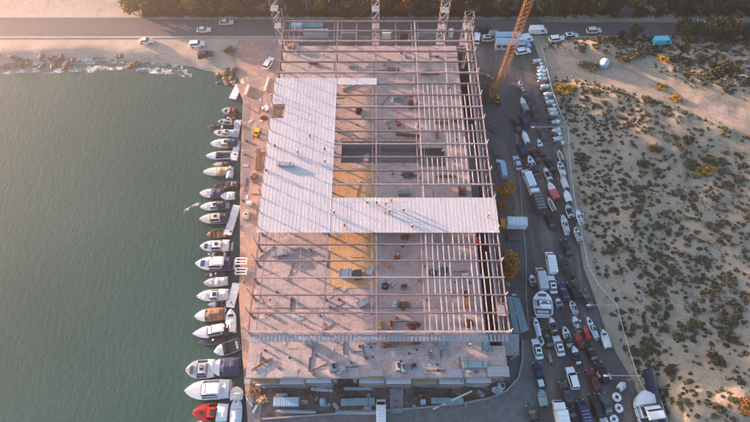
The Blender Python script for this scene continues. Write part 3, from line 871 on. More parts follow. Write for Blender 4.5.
# u, v of the middle, length in px, beam in px, heading (deg from +x of the bow), style, hull, deck, cover, label
MOOR = [
 (230, 113, 15, 7.5, 176, 'covered', M_dgrey, M_grey, M_maroon, 'small dark boat under a maroon cover, just below the white floating dock'),
 (228, 124, 20, 6.5, 176, 'hardtop', M_black, M_grey, None, 'black hulled boat with white cabin near the quay top end'),
 (226, 134.5, 23, 6.5, 178, 'cruiser', M_white, M_white, M_sky, 'white cruiser with pale blue stern cover near the far end of the quay'),
 (225, 145, 27, 8.5, 183, 'cruiser', M_cream, M_white, M_navy, 'broad cream white cruiser with navy canvas astern'),
 (221, 157, 28, 7.5, 184, 'open', M_white, M_white, None, 'white open motorboat with dark seats and windscreen moored at the quay'),
 (219, 173, 30, 8, 184, 'covered', M_white, M_cream, M_timber, 'white boat with tan cover and dark boot stripe left of a pale blue tarpaulin'),
 (213, 195, 25, 9, 182, 'covered', M_maroon, M_white, M_navy, 'red bowed boat with navy cover near the short white wake'),
 (214, 207.5, 26, 8, 188, 'cruiser', M_sky, M_white, M_navy, 'pale blue boat with a navy cover, upper of the navy covered pair'),
 (215, 220, 29, 9.5, 184, 'hardtop', M_dgrey, M_cream, M_navy, 'cream decked boat with dark hull and navy stern canvas below the pair'),
 (219, 235, 23, 8, 190, 'skiff', M_brown, M_teak, None, 'brown wooden open skiff with plank benches at the quay'),
 (216, 247.5, 30, 10.5, 183, 'hardtop', M_dgrey, M_white, M_tarp, 'white cabin boat with white covers right below the wooden skiff'),
 (215, 265, 37, 12.5, 181, 'yacht', M_dgrey, M_white, M_navy, 'large yacht with white flybridge and ribbed navy stern canvas'),
 (217, 283, 25, 8, 187, 'covered', M_dgrey, M_grey, M_grey, 'slim grey boat under a grey cover'),
 (214, 296.5, 32, 10, 184, 'cruiser', M_cream, M_white, M_grey, 'cream white cruiser with grey cover beside the tilted floating dock'),
 (211, 316, 30, 11, 187, 'open', M_white, M_white, M_brown, 'white motorboat with brown cover below the tilted floating dock'),
 (214, 332, 40, 11, 190, 'yacht', M_black, M_white, M_black, 'long white yacht with a black stern cover, bow swung slightly down'),
 (228, 349, 26, 11, 200, 'open', M_teal, M_white, None, 'short teal hulled white boat tucked against the quay at a slant'),
 (202, 370, 29, 15, 184, 'hardtop', M_sky, M_grey, M_tarp, 'pale blue bowed boat with square grey hardtop and black roof hatch'),
 (226, 368, 29, 15, 184, 'open', M_blue, M_white, M_navy, 'blue hulled boat with white foredeck tight behind the grey hardtop boat'),
 (209, 390.5, 45, 15.5, 183, 'yacht', M_white, M_white, M_tarp, 'largest white yacht with stacked white cabins near the bottom of the quay'),
 (212, 413, 36, 14, 180, 'cruiser', M_red, M_red, M_white, 'bright red bowed cruiser with a white stern cabin'),
 (205, 426, 32, 12, 181, 'cruiser', M_white, M_grey, M_black, 'white boat cut off by the bottom edge beside the red one'),
 (230, 118.5, 13, 4.5, 178, 'skiff', M_black, M_dgrey, None, 'narrow black skiff between the maroon covered boat and the black hulled one'),
 (222, 129.5, 17, 4.5, 181, 'open', M_dgrey, M_dgrey, None, 'slim dark grey open boat below the black hulled one'),
 (224, 151.5, 17, 4.5, 184, 'covered', M_dgrey, M_grey, M_black, 'dark covered boat between the cream cruiser and the white open motorboat'),
 (222, 166, 17, 5, 184, 'covered', M_black, M_grey, M_dgrey, 'dark covered boat just above the white boat with tan cover'),
 (222, 189.5, 15, 4.5, 184, 'skiff', M_black, M_brown, None, 'narrow black skiff just above the red bowed boat'),
 (214, 202, 20, 5.5, 186, 'open', M_navy, M_white, None, 'slim navy open boat between red bowed and pale blue boats'),
 (219, 241, 20, 4.5, 186, 'covered', M_black, M_dgrey, M_black, 'black covered boat between the brown skiff and the white cabin boat'),
 (218, 256.5, 20, 5, 182, 'open', M_black, M_white, None, 'slim black open boat right above the large ribbed canvas yacht'),
 (220, 275.5, 22, 5.5, 184, 'covered', M_black, M_navy, M_black, 'black covered boat right below the large ribbed canvas yacht'),
 (220, 306, 22, 6, 186, 'open', M_dgrey, M_grey, None, 'grey open boat between the two lower cream and brown boats'),
 (218, 289.5, 23, 4.5, 186, 'open', M_black, M_grey, None, 'slim black open boat between the slim grey boat and the cream cruiser'),
 (214, 341.5, 27, 5.5, 188, 'covered', M_dgrey, M_navy, M_black, 'dark covered boat below the long white yacht with black cover'),
 (222, 359, 24, 5, 186, 'open', M_black, M_grey, None, 'slim black open boat above the blue hulled boat'),
 (216, 379.5, 26, 4.5, 184, 'skiff', M_black, M_brown, None, 'narrow black skiff above the largest white yacht'),
 (220, 324, 24, 5, 187, 'covered', M_black, M_dgrey, M_navy, 'dark navy covered boat above the long white yacht'),
 (222, 403, 20, 6, 182, 'covered', M_black, M_dgrey, M_black, 'black covered boat between the largest white yacht and the red one'),
]
for (u, v, lp, bp_, hd, st, hc, dc, cv, lb) in MOOR:
    s_ = scale_at(v, WATER_Z)
    p = P(u, v, WATER_Z)
    q = free_spot(p, lp / s_ * .8, bp_ / s_ * 1.08, R(hd), AFLOAT, 5)
    if q is None: print('no room for', lb); continue
    p = q
    make_boat('motorboat' if st != 'skiff' else 'skiff', lb, 'boat', (p.x, p.y, WATER_Z + 0.05), lp / s_, bp_ / s_ * 1.22, R(hd), st, hc, dc, cv, PG)

# floating docks and things afloat between boats and quay
def dock(u, v, lu, lv, ang, label, m, kind='floating_dock'):
    s_ = scale_at(v, WATER_Z); p = P(u, v, WATER_Z)
    t_ = thing(kind, (p.x, p.y, WATER_Z), label, 'dock' if kind == 'floating_dock' else 'tarpaulin', R(ang))
    a, b_ = lu / s_, lv / s_
    MB().box((0, 0, 0.55), (a, b_, 0.5)).build('deck', m, t_)
    for sx in (-1, 1):
        for f in (-.33, 0, .33):
            MB().tube((sx * a * .32, b_ * f - .8, 0.15), (sx * a * .32, b_ * f + .8, 0.15), 0.28, 8).build('float', M_dgrey, t_)
    m_ = MB()
    for k in range(int(b_ / 1.2)): m_.box((0, -b_ / 2 + 0.7 + k * 1.2, 0.815), (a * 0.96, 0.08, 0.03))
    m_.build('deck_joint', M_grey, t_)
    for f in (-.4, .1, .4):
        MB().box((a * 0.36, b_ * f, 0.92), (0.14, 0.4, 0.18)).build('cleat', M_galv, t_)
    return t_
dock(236.5, 93, 7, 19, -14, 'plain white floating dock at the far end of the mooring row', M_white)
dock(233, 221, 7.5, 33, -9, 'long white floating dock beside the navy covered boats', M_tarp)
dock(234, 296, 8, 25, -8, 'white floating dock lying tilted beside the cream cruiser', M_white)
dock(237.5, 130, 6, 21, -3, 'pale grey floating dock at the sterns of the upper boats', M_grey)
dock(236, 154, 6.5, 18, -3, 'bluish white floating dock behind the white open motorboat', M_tarp)

def tarp_boat(u, v, lp, bp_, hd, hull, cv, label, z=0.06):
    s_ = scale_at(v, z); p = P(u, v, z)
    return make_boat('dinghy', label, 'boat', (p.x, p.y, z + 0.32), lp / s_, bp_ / s_, R(hd), 'covered', hull, cv, cv)
tarp_boat(231, 174, 14, 7, 92, M_sky, M_sky, 'pale blue dinghy under a blue tarpaulin beside the tan covered boat', WATER_Z)
tarp_boat(233, 186, 13, 7, 178, M_brown, M_dgrey, 'small brown and black dinghy between tan and navy covered boats', WATER_Z)
tarp_boat(229, 198, 14, 9, 184, M_grey, M_tarp, 'grey dinghy with crumpled light cover astern of the red bowed boat', WATER_Z)
tarp_boat(232, 322, 24, 10.5, 96, M_white, M_tarp, 'white dinghy lying along the quay behind the long white yacht', WATER_Z)
tarp_boat(238, 394, 13, 13, 92, M_white, M_cream, 'small round white dinghy hauled out on the quay', WATER_Z)
tarp_boat(237.5, 411, 25, 12, 93, M_sky, M_tarp, 'pale blue dinghy wrapped in tarpaulin beside the red boat', WATER_Z)

# rocks at the shore
def rock_mesh(seed):
    bm = bmesh.new(); bmesh.ops.create_icosphere(bm, subdivisions=3, radius=1)
    r_ = random.Random(seed); off = r_.uniform(0, 50)
    for v_ in bm.verts:
        c = v_.co.copy()
        k = 0.65 + 0.75 * float(fbm(c.x * 1.7 + off + c.z, c.y * 1.7 + off - c.z * .7, 0.9, 3)) - .1
        k = round(k * 7) / 7 * .5 + k * .5
        v_.co = Vector((c.x * k, c.y * k * 0.85, c.z * k * 0.62))
    me_ = bpy.data.meshes.new('rock'); bm.to_mesh(me_); bm.free(); me_.materials.append(M_rock); return me_
RM = [rock_mesh(i) for i in range(5)]
rk = []
for (cu, cv_, n, su, sv, smin, smax, lb, gp) in (
    (227, 78, 20, 11, 5, 0.5, 1.3, 'brown boulder in the heap at the quay head', 'boulders heaped at the quay head'),
    (30, 62, 30, 42, 5, 0.5, 1.5, 'wet brown rock in the surf at the left shore', 'rocks in the surf at the left'),
    (135, 65.5, 8, 6, 3, 0.6, 1.4, 'dark rock in the surf in the middle of the beach', 'rocks in the surf mid beach'),
    (118, 58, 4, 4, 1.5, 0.5, 0.9, 'small dark rock on the wet sand of the beach', 'small rocks on the wet sand')):
    for k in range(n):
        u = cu + rnd.uniform(-su, su); v = cv_ + rnd.uniform(-sv, sv)
        p = P(u, v, -1.0); z = max(float(hfun(p.x, p.y)), -1.5)
        o = link('rock', rnd.choice(RM)); o.location = (p.x, p.y, z + 0.15)
        s_ = rnd.uniform(smin, smax); o.scale = (s_ * 1.2, s_, s_); o.rotation_euler = (0, 0, rnd.uniform(0, 6))
        tag(o, lb, 'rock', gp)
# ------------------------------------------------------------------ vehicles
CARS = {}
def rsec(x, w, z0, z1, r=0.16):
    r = min(r, (z1 - z0) * .45, w * .45)
    k = r * 0.3
    return [(x, -w + k, z0), (x, w - k, z0), (x, w, z0 + r), (x, w, z1 - r), (x, w - k, z1 - k), (x, w - r * 1.6, z1), (x, -w + r * 1.6, z1), (x, -w + k, z1 - k), (x, -w, z1 - r), (x, -w, z0 + r)]

def make_car(style, paint, loc, rz, label, cat, group=None, cargo=None):
    key = (style, paint.name, cargo.name if cargo else None)
    if key in CARS:
        c = copy_tree(CARS[key]); c.location = loc; c.rotation_euler = (0, 0, rz)
        if 'group' in c: del c['group']
        return tag(c, label, cat, group)
    nm = {'sedan': 'parked_car', 'suv': 'parked_suv', 'pickup': 'pickup_truck', 'van': 'delivery_van', 'truck': 'box_truck', 'bus': 'coach'}[style]
    t_ = thing(nm, loc, label, cat, rz, group)
    CARS[key] = t_
    gh = None
    if style == 'sedan':
        L, W_ = 4.5, 0.9
        body = [rsec(-2.25, .72, .45, .72), rsec(-2.12, .86, .3, .92), rsec(-1.3, .9, .24, .97), rsec(0.8, .9, .24, .95), rsec(1.8, .87, .26, .84), rsec(2.12, .82, .3, .74), rsec(2.25, .7, .4, .62)]
        gh = frustum(-1.75, 1.0, -1.1, 0.15, .82, .64, .92, 1.44)
    elif style == 'suv':
        L, W_ = 4.7, 0.94
        body = [rsec(-2.35, .8, .5, .95), rsec(-2.25, .92, .35, 1.05), rsec(-1.3, .95, .3, 1.08), rsec(0.9, .95, .3, 1.06), rsec(1.95, .92, .32, .98), rsec(2.25, .86, .36, .88), rsec(2.35, .75, .45, .72)]
        gh = frustum(-2.2, 1.1, -1.95, 0.35, .88, .72, 1.03, 1.72)
    elif style == 'pickup':
        L, W_ = 5.3, 0.95
        body = [rsec(-2.65, .88, .5, .72), rsec(-2.6, .95, .4, .76), rsec(-.55, .95, .35, .76), rsec(-.5, .95, .35, 1.06), rsec(1.3, .95, .35, 1.05), rsec(2.3, .92, .36, .98), rsec(2.55, .86, .4, .88), rsec(2.65, .76, .48, .72)]
        gh = frustum(-.5, 1.55, -.35, 0.75, .88, .72, 1.02, 1.72)
    elif style == 'van':
        L, W_ = 5.6, 1.0
        body = [rsec(-2.8, .94, .4, 2.25), rsec(-2.75, 1.0, .35, 2.35), rsec(1.0, 1.0, .3, 2.35), rsec(1.55, .98, .3, 2.2), rsec(2.25, .97, .32, 1.25), rsec(2.7, .92, .36, 1.05), rsec(2.8, .8, .45, .85)]
    elif style == 'truck':
        L, W_ = 7.0, 1.15
        body = [rsec(1.5, 1.1, .6, 2.3), rsec(1.6, 1.13, .5, 2.45), rsec(2.9, 1.12, .5, 2.4), rsec(3.35, 1.1, .5, 1.5), rsec(3.5, 1.0, .55, 1.3)]
    else:
        L, W_ = 11.0, 1.25
        body = [rsec(-5.5, 1.15, .5, 2.9), rsec(-5.4, 1.25, .4, 3.1), rsec(5.2, 1.25, .4, 3.1), rsec(5.45, 1.2, .45, 2.8), rsec(5.5, 1.1, .5, 1.4)]
    bd = MB().loft(body).build('body' if style != 'truck' else 'cab', paint, t_, smooth=False)
    if gh:
        m_ = MB(); m_.add(gh, FFACES); cab = m_.build('cabin', paint, t_)
        g = MB()
        for (a, b_, c, d) in ((0, 1, 5, 4), (1, 2, 6, 5), (2, 3, 7, 6), (3, 0, 4, 7)):
            quad_on(g, [gh[a].lerp(gh[d], .06), gh[b_].lerp(gh[c], .06), gh[c].lerp(gh[b_], .1), gh[d].lerp(gh[a], .1)], 0.07, 0.02)
        g.build('window_glass', M_glass, cab)
        if style in ('suv', 'sedan') and len(CARS) % 2:
            m_ = MB(); m_.box(((gh[4].x + gh[5].x) / 2, 0, gh[4].z + .012), ((gh[5].x - gh[4].x) * .5, .9, .02)); m_.build('sunroof', M_glass, cab)
    if style == 'pickup':
        m_ = MB()
        m_.box((-1.55, .9, .9), (2.1, .08, .3)); m_.box((-1.55, -.9, .9), (2.1, .08, .3)); m_.box((-2.6, 0, .9), (.08, 1.72, .3))
        m_.build('bed_wall', paint, t_)
        MB().box((-1.55, 0, .775), (2.0, 1.7, .02)).build('bed_floor', M_dgrey, t_)
        if cargo: MB().box((-1.6, 0.05, 1.0), (1.6, 1.3, .42), .05, (.85, .8)).build('cargo_cover', cargo, t_)
    if style == 'van':
        g = MB()
        quad_on(g, [(2.25, -.86, 1.27), (2.25, .86, 1.27), (1.57, .84, 2.12), (1.57, -.84, 2.12)], 0.03, 0.03)
        for sg in (-1, 1):
            pts = [(0.55, sg * 1.0, 1.4), (1.6, sg * .99, 1.4), (1.45, sg * .985, 2.0), (0.55, sg * 1.0, 2.0)]
            if sg > 0: pts = pts[::-1]
            quad_on(g, pts, 0.05, 0.02)
        g.build('window_glass', M_glass, t_)
        m_ = MB()
        for k in range(5): m_.box((-2.1 + k * .65, 0, 2.365), (.08, 1.5, .03))
        m_.build('roof_ridge', M_grey, t_)
    if style == 'truck':
        g = MB(); quad_on(g, [(3.33, -1.0, 1.55), (3.33, 1.0, 1.55), (2.93, .98, 2.33), (2.93, -.98, 2.33)], 0.03, 0.03); g.build('window_glass', M_glass, t_)
        MB().box((-1.05, 0, .68), (4.9, 1.9, .2)).build('chassis', M_dgrey, t_)
        MB().box((-1.05, 0, 2.0), (4.9, 2.3, 2.4), 0, (.99, .98)).build('cargo_box', cargo or M_white, t_)
        m_ = MB()
        for k in range(6): m_.box((-3.2 + k * .86, 0, 3.21), (.07, 2.2, .03))
        m_.build('roof_ridge', M_grey, t_)
    if style == 'bus':
        g = MB()
        for sg in (-1, 1):
            pts = [(-5.1, sg * 1.25, 1.6), (4.9, sg * 1.25, 1.6), (4.9, sg * 1.25, 2.6), (-5.1, sg * 1.25, 2.6)]
            if sg > 0: pts = pts[::-1]
            quad_on(g, pts, 0.02, 0.015)
        quad_on(g, [(5.49, -1.08, 1.45), (5.49, 1.08, 1.45), (5.45, 1.1, 2.7), (5.45, -1.1, 2.7)], .03, .03)
        g.build('window_glass', M_glass, t_)
        for x in (-3.2, 2.2): MB().box((x, 0, 3.16), (1.8, 1.4, .14), 0, (.9, .9)).build('roof_unit', M_grey, t_)
    ax = {'sedan': (-1.35, 1.4), 'suv': (-1.4, 1.45), 'pickup': (-1.6, 1.7), 'van': (-1.7, 1.8), 'truck': (-2.1, 2.4), 'bus': (-3.0, 3.4)}[style]
    rw = .33 if style in ('sedan',) else .38 if style in ('suv', 'pickup', 'van') else .48
    for x in ax:
        for sg in (-1, 1):
            y = sg * (W_ - .10)
            w_ = MB().tube((x, y - .11, rw), (x, y + .115, rw), rw, 14).build('wheel', M_tyre, t_)
            MB().tube((x, y + sg * .11, rw), (x, y + sg * .125, rw), rw * .6, 10).build('rim', M_rim, w_)
    xf = body[-1][0][0]; xr = body[0][0][0] if style != 'truck' else -3.5
    zl = {'sedan': .62, 'suv': .75, 'pickup': .78, 'van': .85, 'truck': .9, 'bus': .9}[style]
    for sg in (-1, 1):
        MB().box((xf - .10, sg * (W_ - .28), zl), (.26, .3, .14)).build('headlight', M_lamp, t_)
        MB().box((xr + .05, sg * (W_ - .22), zl + .1), (.16, .2, .18)).build('tail_light', M_tail, t_)
    if style not in ('truck', 'bus'):
        for sg in (-1, 1): MB().box(((gh[1].x - .25) if gh else 1.5, sg * (W_ + .1), 1.05 if style == 'sedan' else 1.25), (.12, .22, .14)).build('wing_mirror', paint, t_)
    return t_

def gz(p):
    return max(float(hfun(p.x, p.y)), 0) + 0.02

def trailer(loc, L, B, rz, label):
    t_ = thing('boat_trailer', loc, label, 'trailer', rz, 'boat trailers in the yard')
    m_ = MB()
    for sg in (-1, 1): m_.bar((-L * .48, sg * B * .28, .5), (L * .40, sg * B * .1, .5), .1, .12)
    for f in (-.4, -.1, .25): m_.bar((L * f, -B * .3, .44), (L * f, B * .3, .44), .08, .08)
    m_.bar((L * .36, 0, .5), (L * .62, 0, .5), .1, .12); m_.build('frame', M_galv, t_)
    for sg in (-1, 1):
        w_ = MB().tube((-L * .15, sg * B * .36 - .1, .31), (-L * .15, sg * B * .36 + .1, .31), .31, 12).build('wheel', M_tyre, t_)
        MB().tube((-L * .15, sg * B * .36 + sg * .10, .31), (-L * .15, sg * B * .36 + sg * .112, .31), .17, 8).build('rim', M_rim, w_)
        MB().box((-L * .15, sg * B * .36, .68), (.8, .24, .05)).build('mudguard', M_dgrey, t_)
    return t_

YB = 'boats laid up in the yard'
def yard_boat(u, v, lp, bp_, hd, st, hc, dc, cv, lb):
    p = P(u, v, 0.6); s_ = scale_at(v, 1.0); z = gz(p)
    L, B = lp / s_, bp_ / s_
    q = free_spot(p, L + .3, B + .1, R(hd))
    if q is None: return print('no room for', lb)
    p = q; z = gz(p)
    trailer((p.x, p.y, z), L, B, R(hd), 'low steel trailer under the ' + lb)
    make_boat('trailer_boat', lb, 'boat', (p.x, p.y, z + 0.86), L, B, R(hd), st, hc, dc, cv, YB)
# boats laid up ashore: u, v, length px, beam px, heading, style, hull, deck, cover, label
YARD_BOATS = [
 (540, 149, 20, 6, 100, 'covered', M_black, M_white, M_dgrey, 'slim black boat with white bow pointing up the yard'),
 (531, 166, 20, 7.5, 104, 'cruiser', M_navy, M_white, M_navy, 'navy boat with white cabin'),
 (551.5, 192, 20, 8, 106, 'covered', M_pink, M_white, M_pink, 'coral red covered boat'),
 (547.5, 178, 15, 6, 104, 'open', M_white, M_cream, None, 'open cream boat ahead of the coral red one'),
 (560, 170, 16, 6.5, 98, 'cruiser', M_white, M_white, M_tarp, 'white cruiser, upper end of the row along the fence'),
 (563, 184, 13, 6.5, 98, 'covered', M_white, M_tarp, M_tarp, 'shrink wrapped white boat, second in the fence row'),
 (565, 195, 13, 7, 98, 'covered', M_grey, M_white, M_white, 'smooth white covered boat, third in the fence row'),
 (566.5, 208, 14, 7, 98, 'open', M_white, M_grey, None, 'open white boat with dark seats, fourth in the fence row'),
 (571, 219, 16, 6, 98, 'hardtop', M_white, M_white, None, 'white hardtop boat, lowest of the fence row'),
 (563.5, 225, 19, 6.5, 95, 'cruiser', M_white, M_white, M_grey, 'long white boat left of the fence row foot'),
 (576, 235, 14, 6, 100, 'cruiser', M_cream, M_white, None, 'cream boat tight against the fence'),
 (559.5, 158, 11, 5, 98, 'skiff', M_white, M_white, None, 'small white skiff near the slim lamp arm'),
 (566, 268, 24, 8, 105, 'covered', M_black, M_black, M_black, 'big all black covered boat'),
 (531.5, 281, 11, 6, 96, 'open', M_white, M_white, None, 'small white open boat left of a white van'),
 (541, 304, 24, 19, 88, 'yacht', M_white, M_white, None, 'big broad white motor yacht by the teal sheets'),
 (557.5, 304, 10, 6, 100, 'open', M_cream, M_white, None, 'short cream open boat right of the broad yacht'),
 (572, 308, 13, 6, 103, 'cruiser', M_white, M_white, None, 'white cabin boat in the middle of the lower yard'),
 (574, 322, 14, 7, 103, 'hardtop', M_dgrey, M_white, None, 'grey hulled white topped boat above the red boats'),
 (535.5, 326, 19, 5.5, 96, 'covered', M_white, M_white, M_tarp, 'narrow white covered boat near the corner landing'),
 (550, 321, 16, 7, 100, 'open', M_dgrey, M_white, None, 'grey and white open boat with black motor'),
 (565.5, 336, 18, 7, 101, 'cruiser', M_white, M_white, M_black, 'white boat with black stern cover left of the red ones'),
 (574.5, 333, 15, 5.5, 102, 'covered', M_red, M_red, M_maroon, 'dark red covered boat, left of the red pair'),
 (583, 334, 14, 4.5, 102, 'covered', M_pink, M_pink, M_red, 'bright red narrow boat, right of the red pair'),
 (590.5, 328, 22, 6, 105, 'cruiser', M_white, M_white, M_sky, 'long white boat with pale blue cover by the kerb'),
 (598.5, 340, 19, 8, 97, 'covered', M_grey, M_tarp, M_tarp, 'broad grey white tarpaulined boat nearest the kerb'),
 (578, 350, 20, 8, 100, 'open', M_black, M_white, None, 'black hulled open boat with white bow below the red pair'),
 (646, 409, 34, 28, 97, 'yacht', M_white, M_white, None, 'largest white motor yacht, ashore beside the dark timber wall'),
 (541, 398, 16, 9, 95, 'covered', M_teal, M_teal, M_teal, 'teal covered boat behind the navy pickup'),
 (523, 106, 17, 6, 102, 'covered', M_teal, M_white, M_teal, 'teal and white boat by the crane'),
 (521, 88.5, 14, 5, 106, 'cruiser', M_dgrey, M_white, None, 'white topped grey boat near the crane foot'),
 (524.5, 139, 14, 6, 100, 'covered', M_white, M_white, M_white, 'plain white covered boat heading the dark vehicle line'),
 (555.5, 204, 15, 5, 105, 'skiff', M_white, M_cream, None, 'slender white skiff right of the coral red boat'),
]
for a in YARD_BOATS: yard_boat(*a)

# vehicles: u, v, heading, style, paint, cargo, label, category
VEH = [
 (541, 383, 96, 'pickup', M_navy, M_tarp, 'navy pickup with a pale bundle in its bed', 'pickup truck'),
 (572.5, 378, 97, 'suv', M_white, None, 'white car with dark windows standing clear in mid road', 'car'),
 (572.5, 392, 97, 'suv', M_dgrey, None, 'dark grey car right behind the clear standing white one', 'car'),
 (583.5, 414, 97, 'van', M_navy, None, 'dark navy van at the bottom edge right of the white box truck', 'van'),
 (563, 418, 93, 'truck', M_white, M_white, 'large white box truck at the bottom edge of the yard', 'truck'),
 (575, 418, 97, 'sedan', M_black, None, 'black car squeezed between white truck and navy van', 'car'),
 (593, 380, 100, 'suv', M_maroon, None, 'dull maroon car beside the lower lamp arm', 'car'),
 (533, 418, 100, 'pickup', M_dgrey, M_white, 'dark grey pickup with white load at the bottom left of the yard', 'pickup truck'),
 (550.5, 263, 90, 'van', M_white, None, 'broad white van alone near the road fork', 'van'),
 (541, 279, 92, 'van', M_grey, None, 'pale grey van just below the broad white one', 'van'),
 (548.5, 278, 92, 'sedan', M_white, None, 'white car right of the pale grey van', 'car'),
 (557, 317, 100, 'sedan', M_dgrey, None, 'dark car among laid up boats below the broad yacht', 'car'),
 (570, 292, 103, 'suv', M_black, None, 'black car below the big black boat', 'car'),
 (564.5, 318, 100, 'sedan', M_grey, None, 'silver grey car left of the grey hulled boat', 'car'),
 (582, 300, 104, 'sedan', M_dgrey, None, 'dark grey car close to the right kerb', 'car'),
 (537, 347, 96, 'sedan', M_white, None, 'white car behind the narrow covered boat by the landing', 'car'),
 (590, 350, 103, 'sedan', M_black, None, 'black car below the long white boat with blue cover', 'car'),
 (536, 201, 98, 'truck', M_white, M_dgrey, 'small truck with white cab and dark box at the foot of the dark line', 'truck'),
 (533.5, 178, 102, 'van', M_white, None, 'white van in the dark vehicle line', 'van'),
 (536, 189, 100, 'suv', M_black, None, 'black car just ahead of the dark boxed truck', 'car'),
 (524, 151, 100, 'suv', M_navy, None, 'navy car below the plain white covered boat', 'car'),
 (524, 166, 96, 'sedan', M_grey, None, 'faded grey car left of the navy boat', 'car'),
 (528, 157, 104, 'sedan', M_black, None, 'black car above the navy boat', 'car'),
 (548, 203, 104, 'suv', M_dgrey, None, 'dark car left of the slender skiff', 'car'),
 (523.5, 119, 100, 'suv', M_navy, None, 'navy car below the teal and white boat', 'car'),
 (526, 128, 100, 'pickup', M_black, None, 'black pickup between navy car and lamp arm', 'pickup truck'),
 (523, 97, 104, 'sedan', M_black, None, 'black car right of the crane body', 'car'),
 (523, 51, 12, 'suv', M_white, None, 'white car nearest the crane, of three parked side by side', 'car'),
 (524, 46.5, 12, 'suv', M_sky, None, 'pale blue car in the middle of three parked side by side', 'car'),
 (524.5, 41, 12, 'van', M_white, None, 'white van nearest the road of three parked side by side', 'van'),
 (538, 31, 2, 'van', M_white, None, 'long white van parked just below the back road', 'van'),
 (485, 29, 3, 'suv', M_black, None, 'black car parked right of the steel frame', 'car'),
 (477, 38, 80, 'suv', M_white, None, 'white car at the back right corner of the frame', 'car'),
 (489, 38.5, 4, 'suv', M_tarp, None, 'pale car between shed roofs and frame', 'car'),
 (505, 46, 10, 'suv', M_grey, None, 'grey car below the blue grey sheds', 'car'),
 (661, 43.5, 4, 'van', M_turq, None, 'turquoise van parked in the dunes below the road', 'van'),
 (652, 42.5, 6, 'suv', M_dgrey, None, 'dark car left of the turquoise van', 'car'),
 (556, 40, 8, 'suv', M_white, None, 'white car at the dune edge right of the long van', 'car'),
 (566, 37, 8, 'suv', M_tarp, None, 'off white car right of the white one at the dune edge', 'car'),
 (594, 30.5, 5, 'suv', M_cream, None, 'cream car on the dune strip below the road', 'car'),
 (626, 14.5, 2, 'truck', M_black, M_dgrey, 'dark box truck driving along the back road', 'truck'),
 (226, 22, 3, 'sedan', M_grey, None, 'silver car driving on the back road at the left', 'car'),
 (203.5, 29.5, 3, 'sedan', M_cream, None, 'cream car on the near edge of the back road', 'car'),
 (205, 54.5, 20, 'suv', M_navy, None, 'dark navy car parked on the sand near the scrub clump', 'car'),
 (197, 44, 8, 'suv', M_white, None, 'white car on the sand left of the scrub clump', 'car'),
 (146, 40.5, 4, 'sedan', M_cream, None, 'cream car parked on the beach', 'car'),
 (268.5, 63, 70, 'suv', M_white, None, 'white car by the left rear corner of the building', 'car'),
 (511, 225, 178, 'truck', M_orange, M_tarp, 'small orange cabbed truck with a pale box beside the frame', 'truck'),
 (381, 413.5, 90, 'van', M_white, None, 'white van in front of the building at the bottom edge', 'van'),
 (700, 22.5, 2, 'sedan', M_white, None, 'white car at the far right of the back road', 'car'),
 (553, 334, 98, 'sedan', M_black, None, 'black car left of the white boat with black cover', 'car'),
 (559, 289, 100, 'sedan', M_navy, None, 'navy car right of the broad white yacht bow', 'car'),
 (580, 313, 104, 'sedan', M_black, None, 'black car above the long white boat by the kerb', 'car'),
 (592, 365, 101, 'suv', M_black, None, 'black car above the dull maroon one', 'car'),
 (600, 388, 100, 'sedan', M_dgrey, None, 'dark grey car below the cream dinghy', 'car'),
 (603, 402, 98, 'suv', M_black, None, 'black car left of the ring float column', 'car'),
 (593, 396, 99, 'sedan', M_navy, None, 'navy car just below the dull maroon one', 'car'),
 (603, 417, 98, 'sedan', M_grey, None, 'silver grey car left of the lowest ring float', 'car'),
 (549, 215, 100, 'sedan', M_black, None, 'black car below the slender skiff', 'car'),
 (556.5, 217, 100, 'suv', M_navy, None, 'navy car left of the long white boat at the row foot', 'car'),
 (544.5, 163, 102, 'sedan', M_black, None, 'black car below the slim black boat', 'car'),
 (541.5, 133, 100, 'sedan', M_dgrey, None, 'dark grey car above the slim black boat', 'car'),
 (532, 143, 102, 'sedan', M_navy, None, 'navy car right of the plain white covered boat', 'car'),
 (529, 112, 103, 'sedan', M_black, None, 'black car right of the teal and white boat', 'car'),
 (564, 248, 100, 'sedan', M_black, None, 'black car above the big all black boat', 'car'),
 (557, 344, 98, 'sedan', M_white, None, 'white car alone left of the black hulled open boat', 'car'),
 (588, 374, 100, 'sedan', M_white, None, 'white car left of the tan dinghy', 'car'),
]
for (u, v, hd, st, pt, cg, lb, ct) in VEH:
    p = P(u, v, 0.8)
    dm = {'sedan': (4.6, 2.0), 'suv': (4.8, 2.1), 'pickup': (5.4, 2.1), 'van': (5.7, 2.2), 'truck': (7.1, 2.4), 'bus': (11, 2.6)}[st]
    if not v < 20:
        q = free_spot(p, dm[0], dm[1], R(hd))
        if q is None: print('no room for', lb); continue
        p = q
    make_car(st, pt, (p.x, p.y, max(gz(p), 0.03)), R(hd), lb, ct, None, cg)
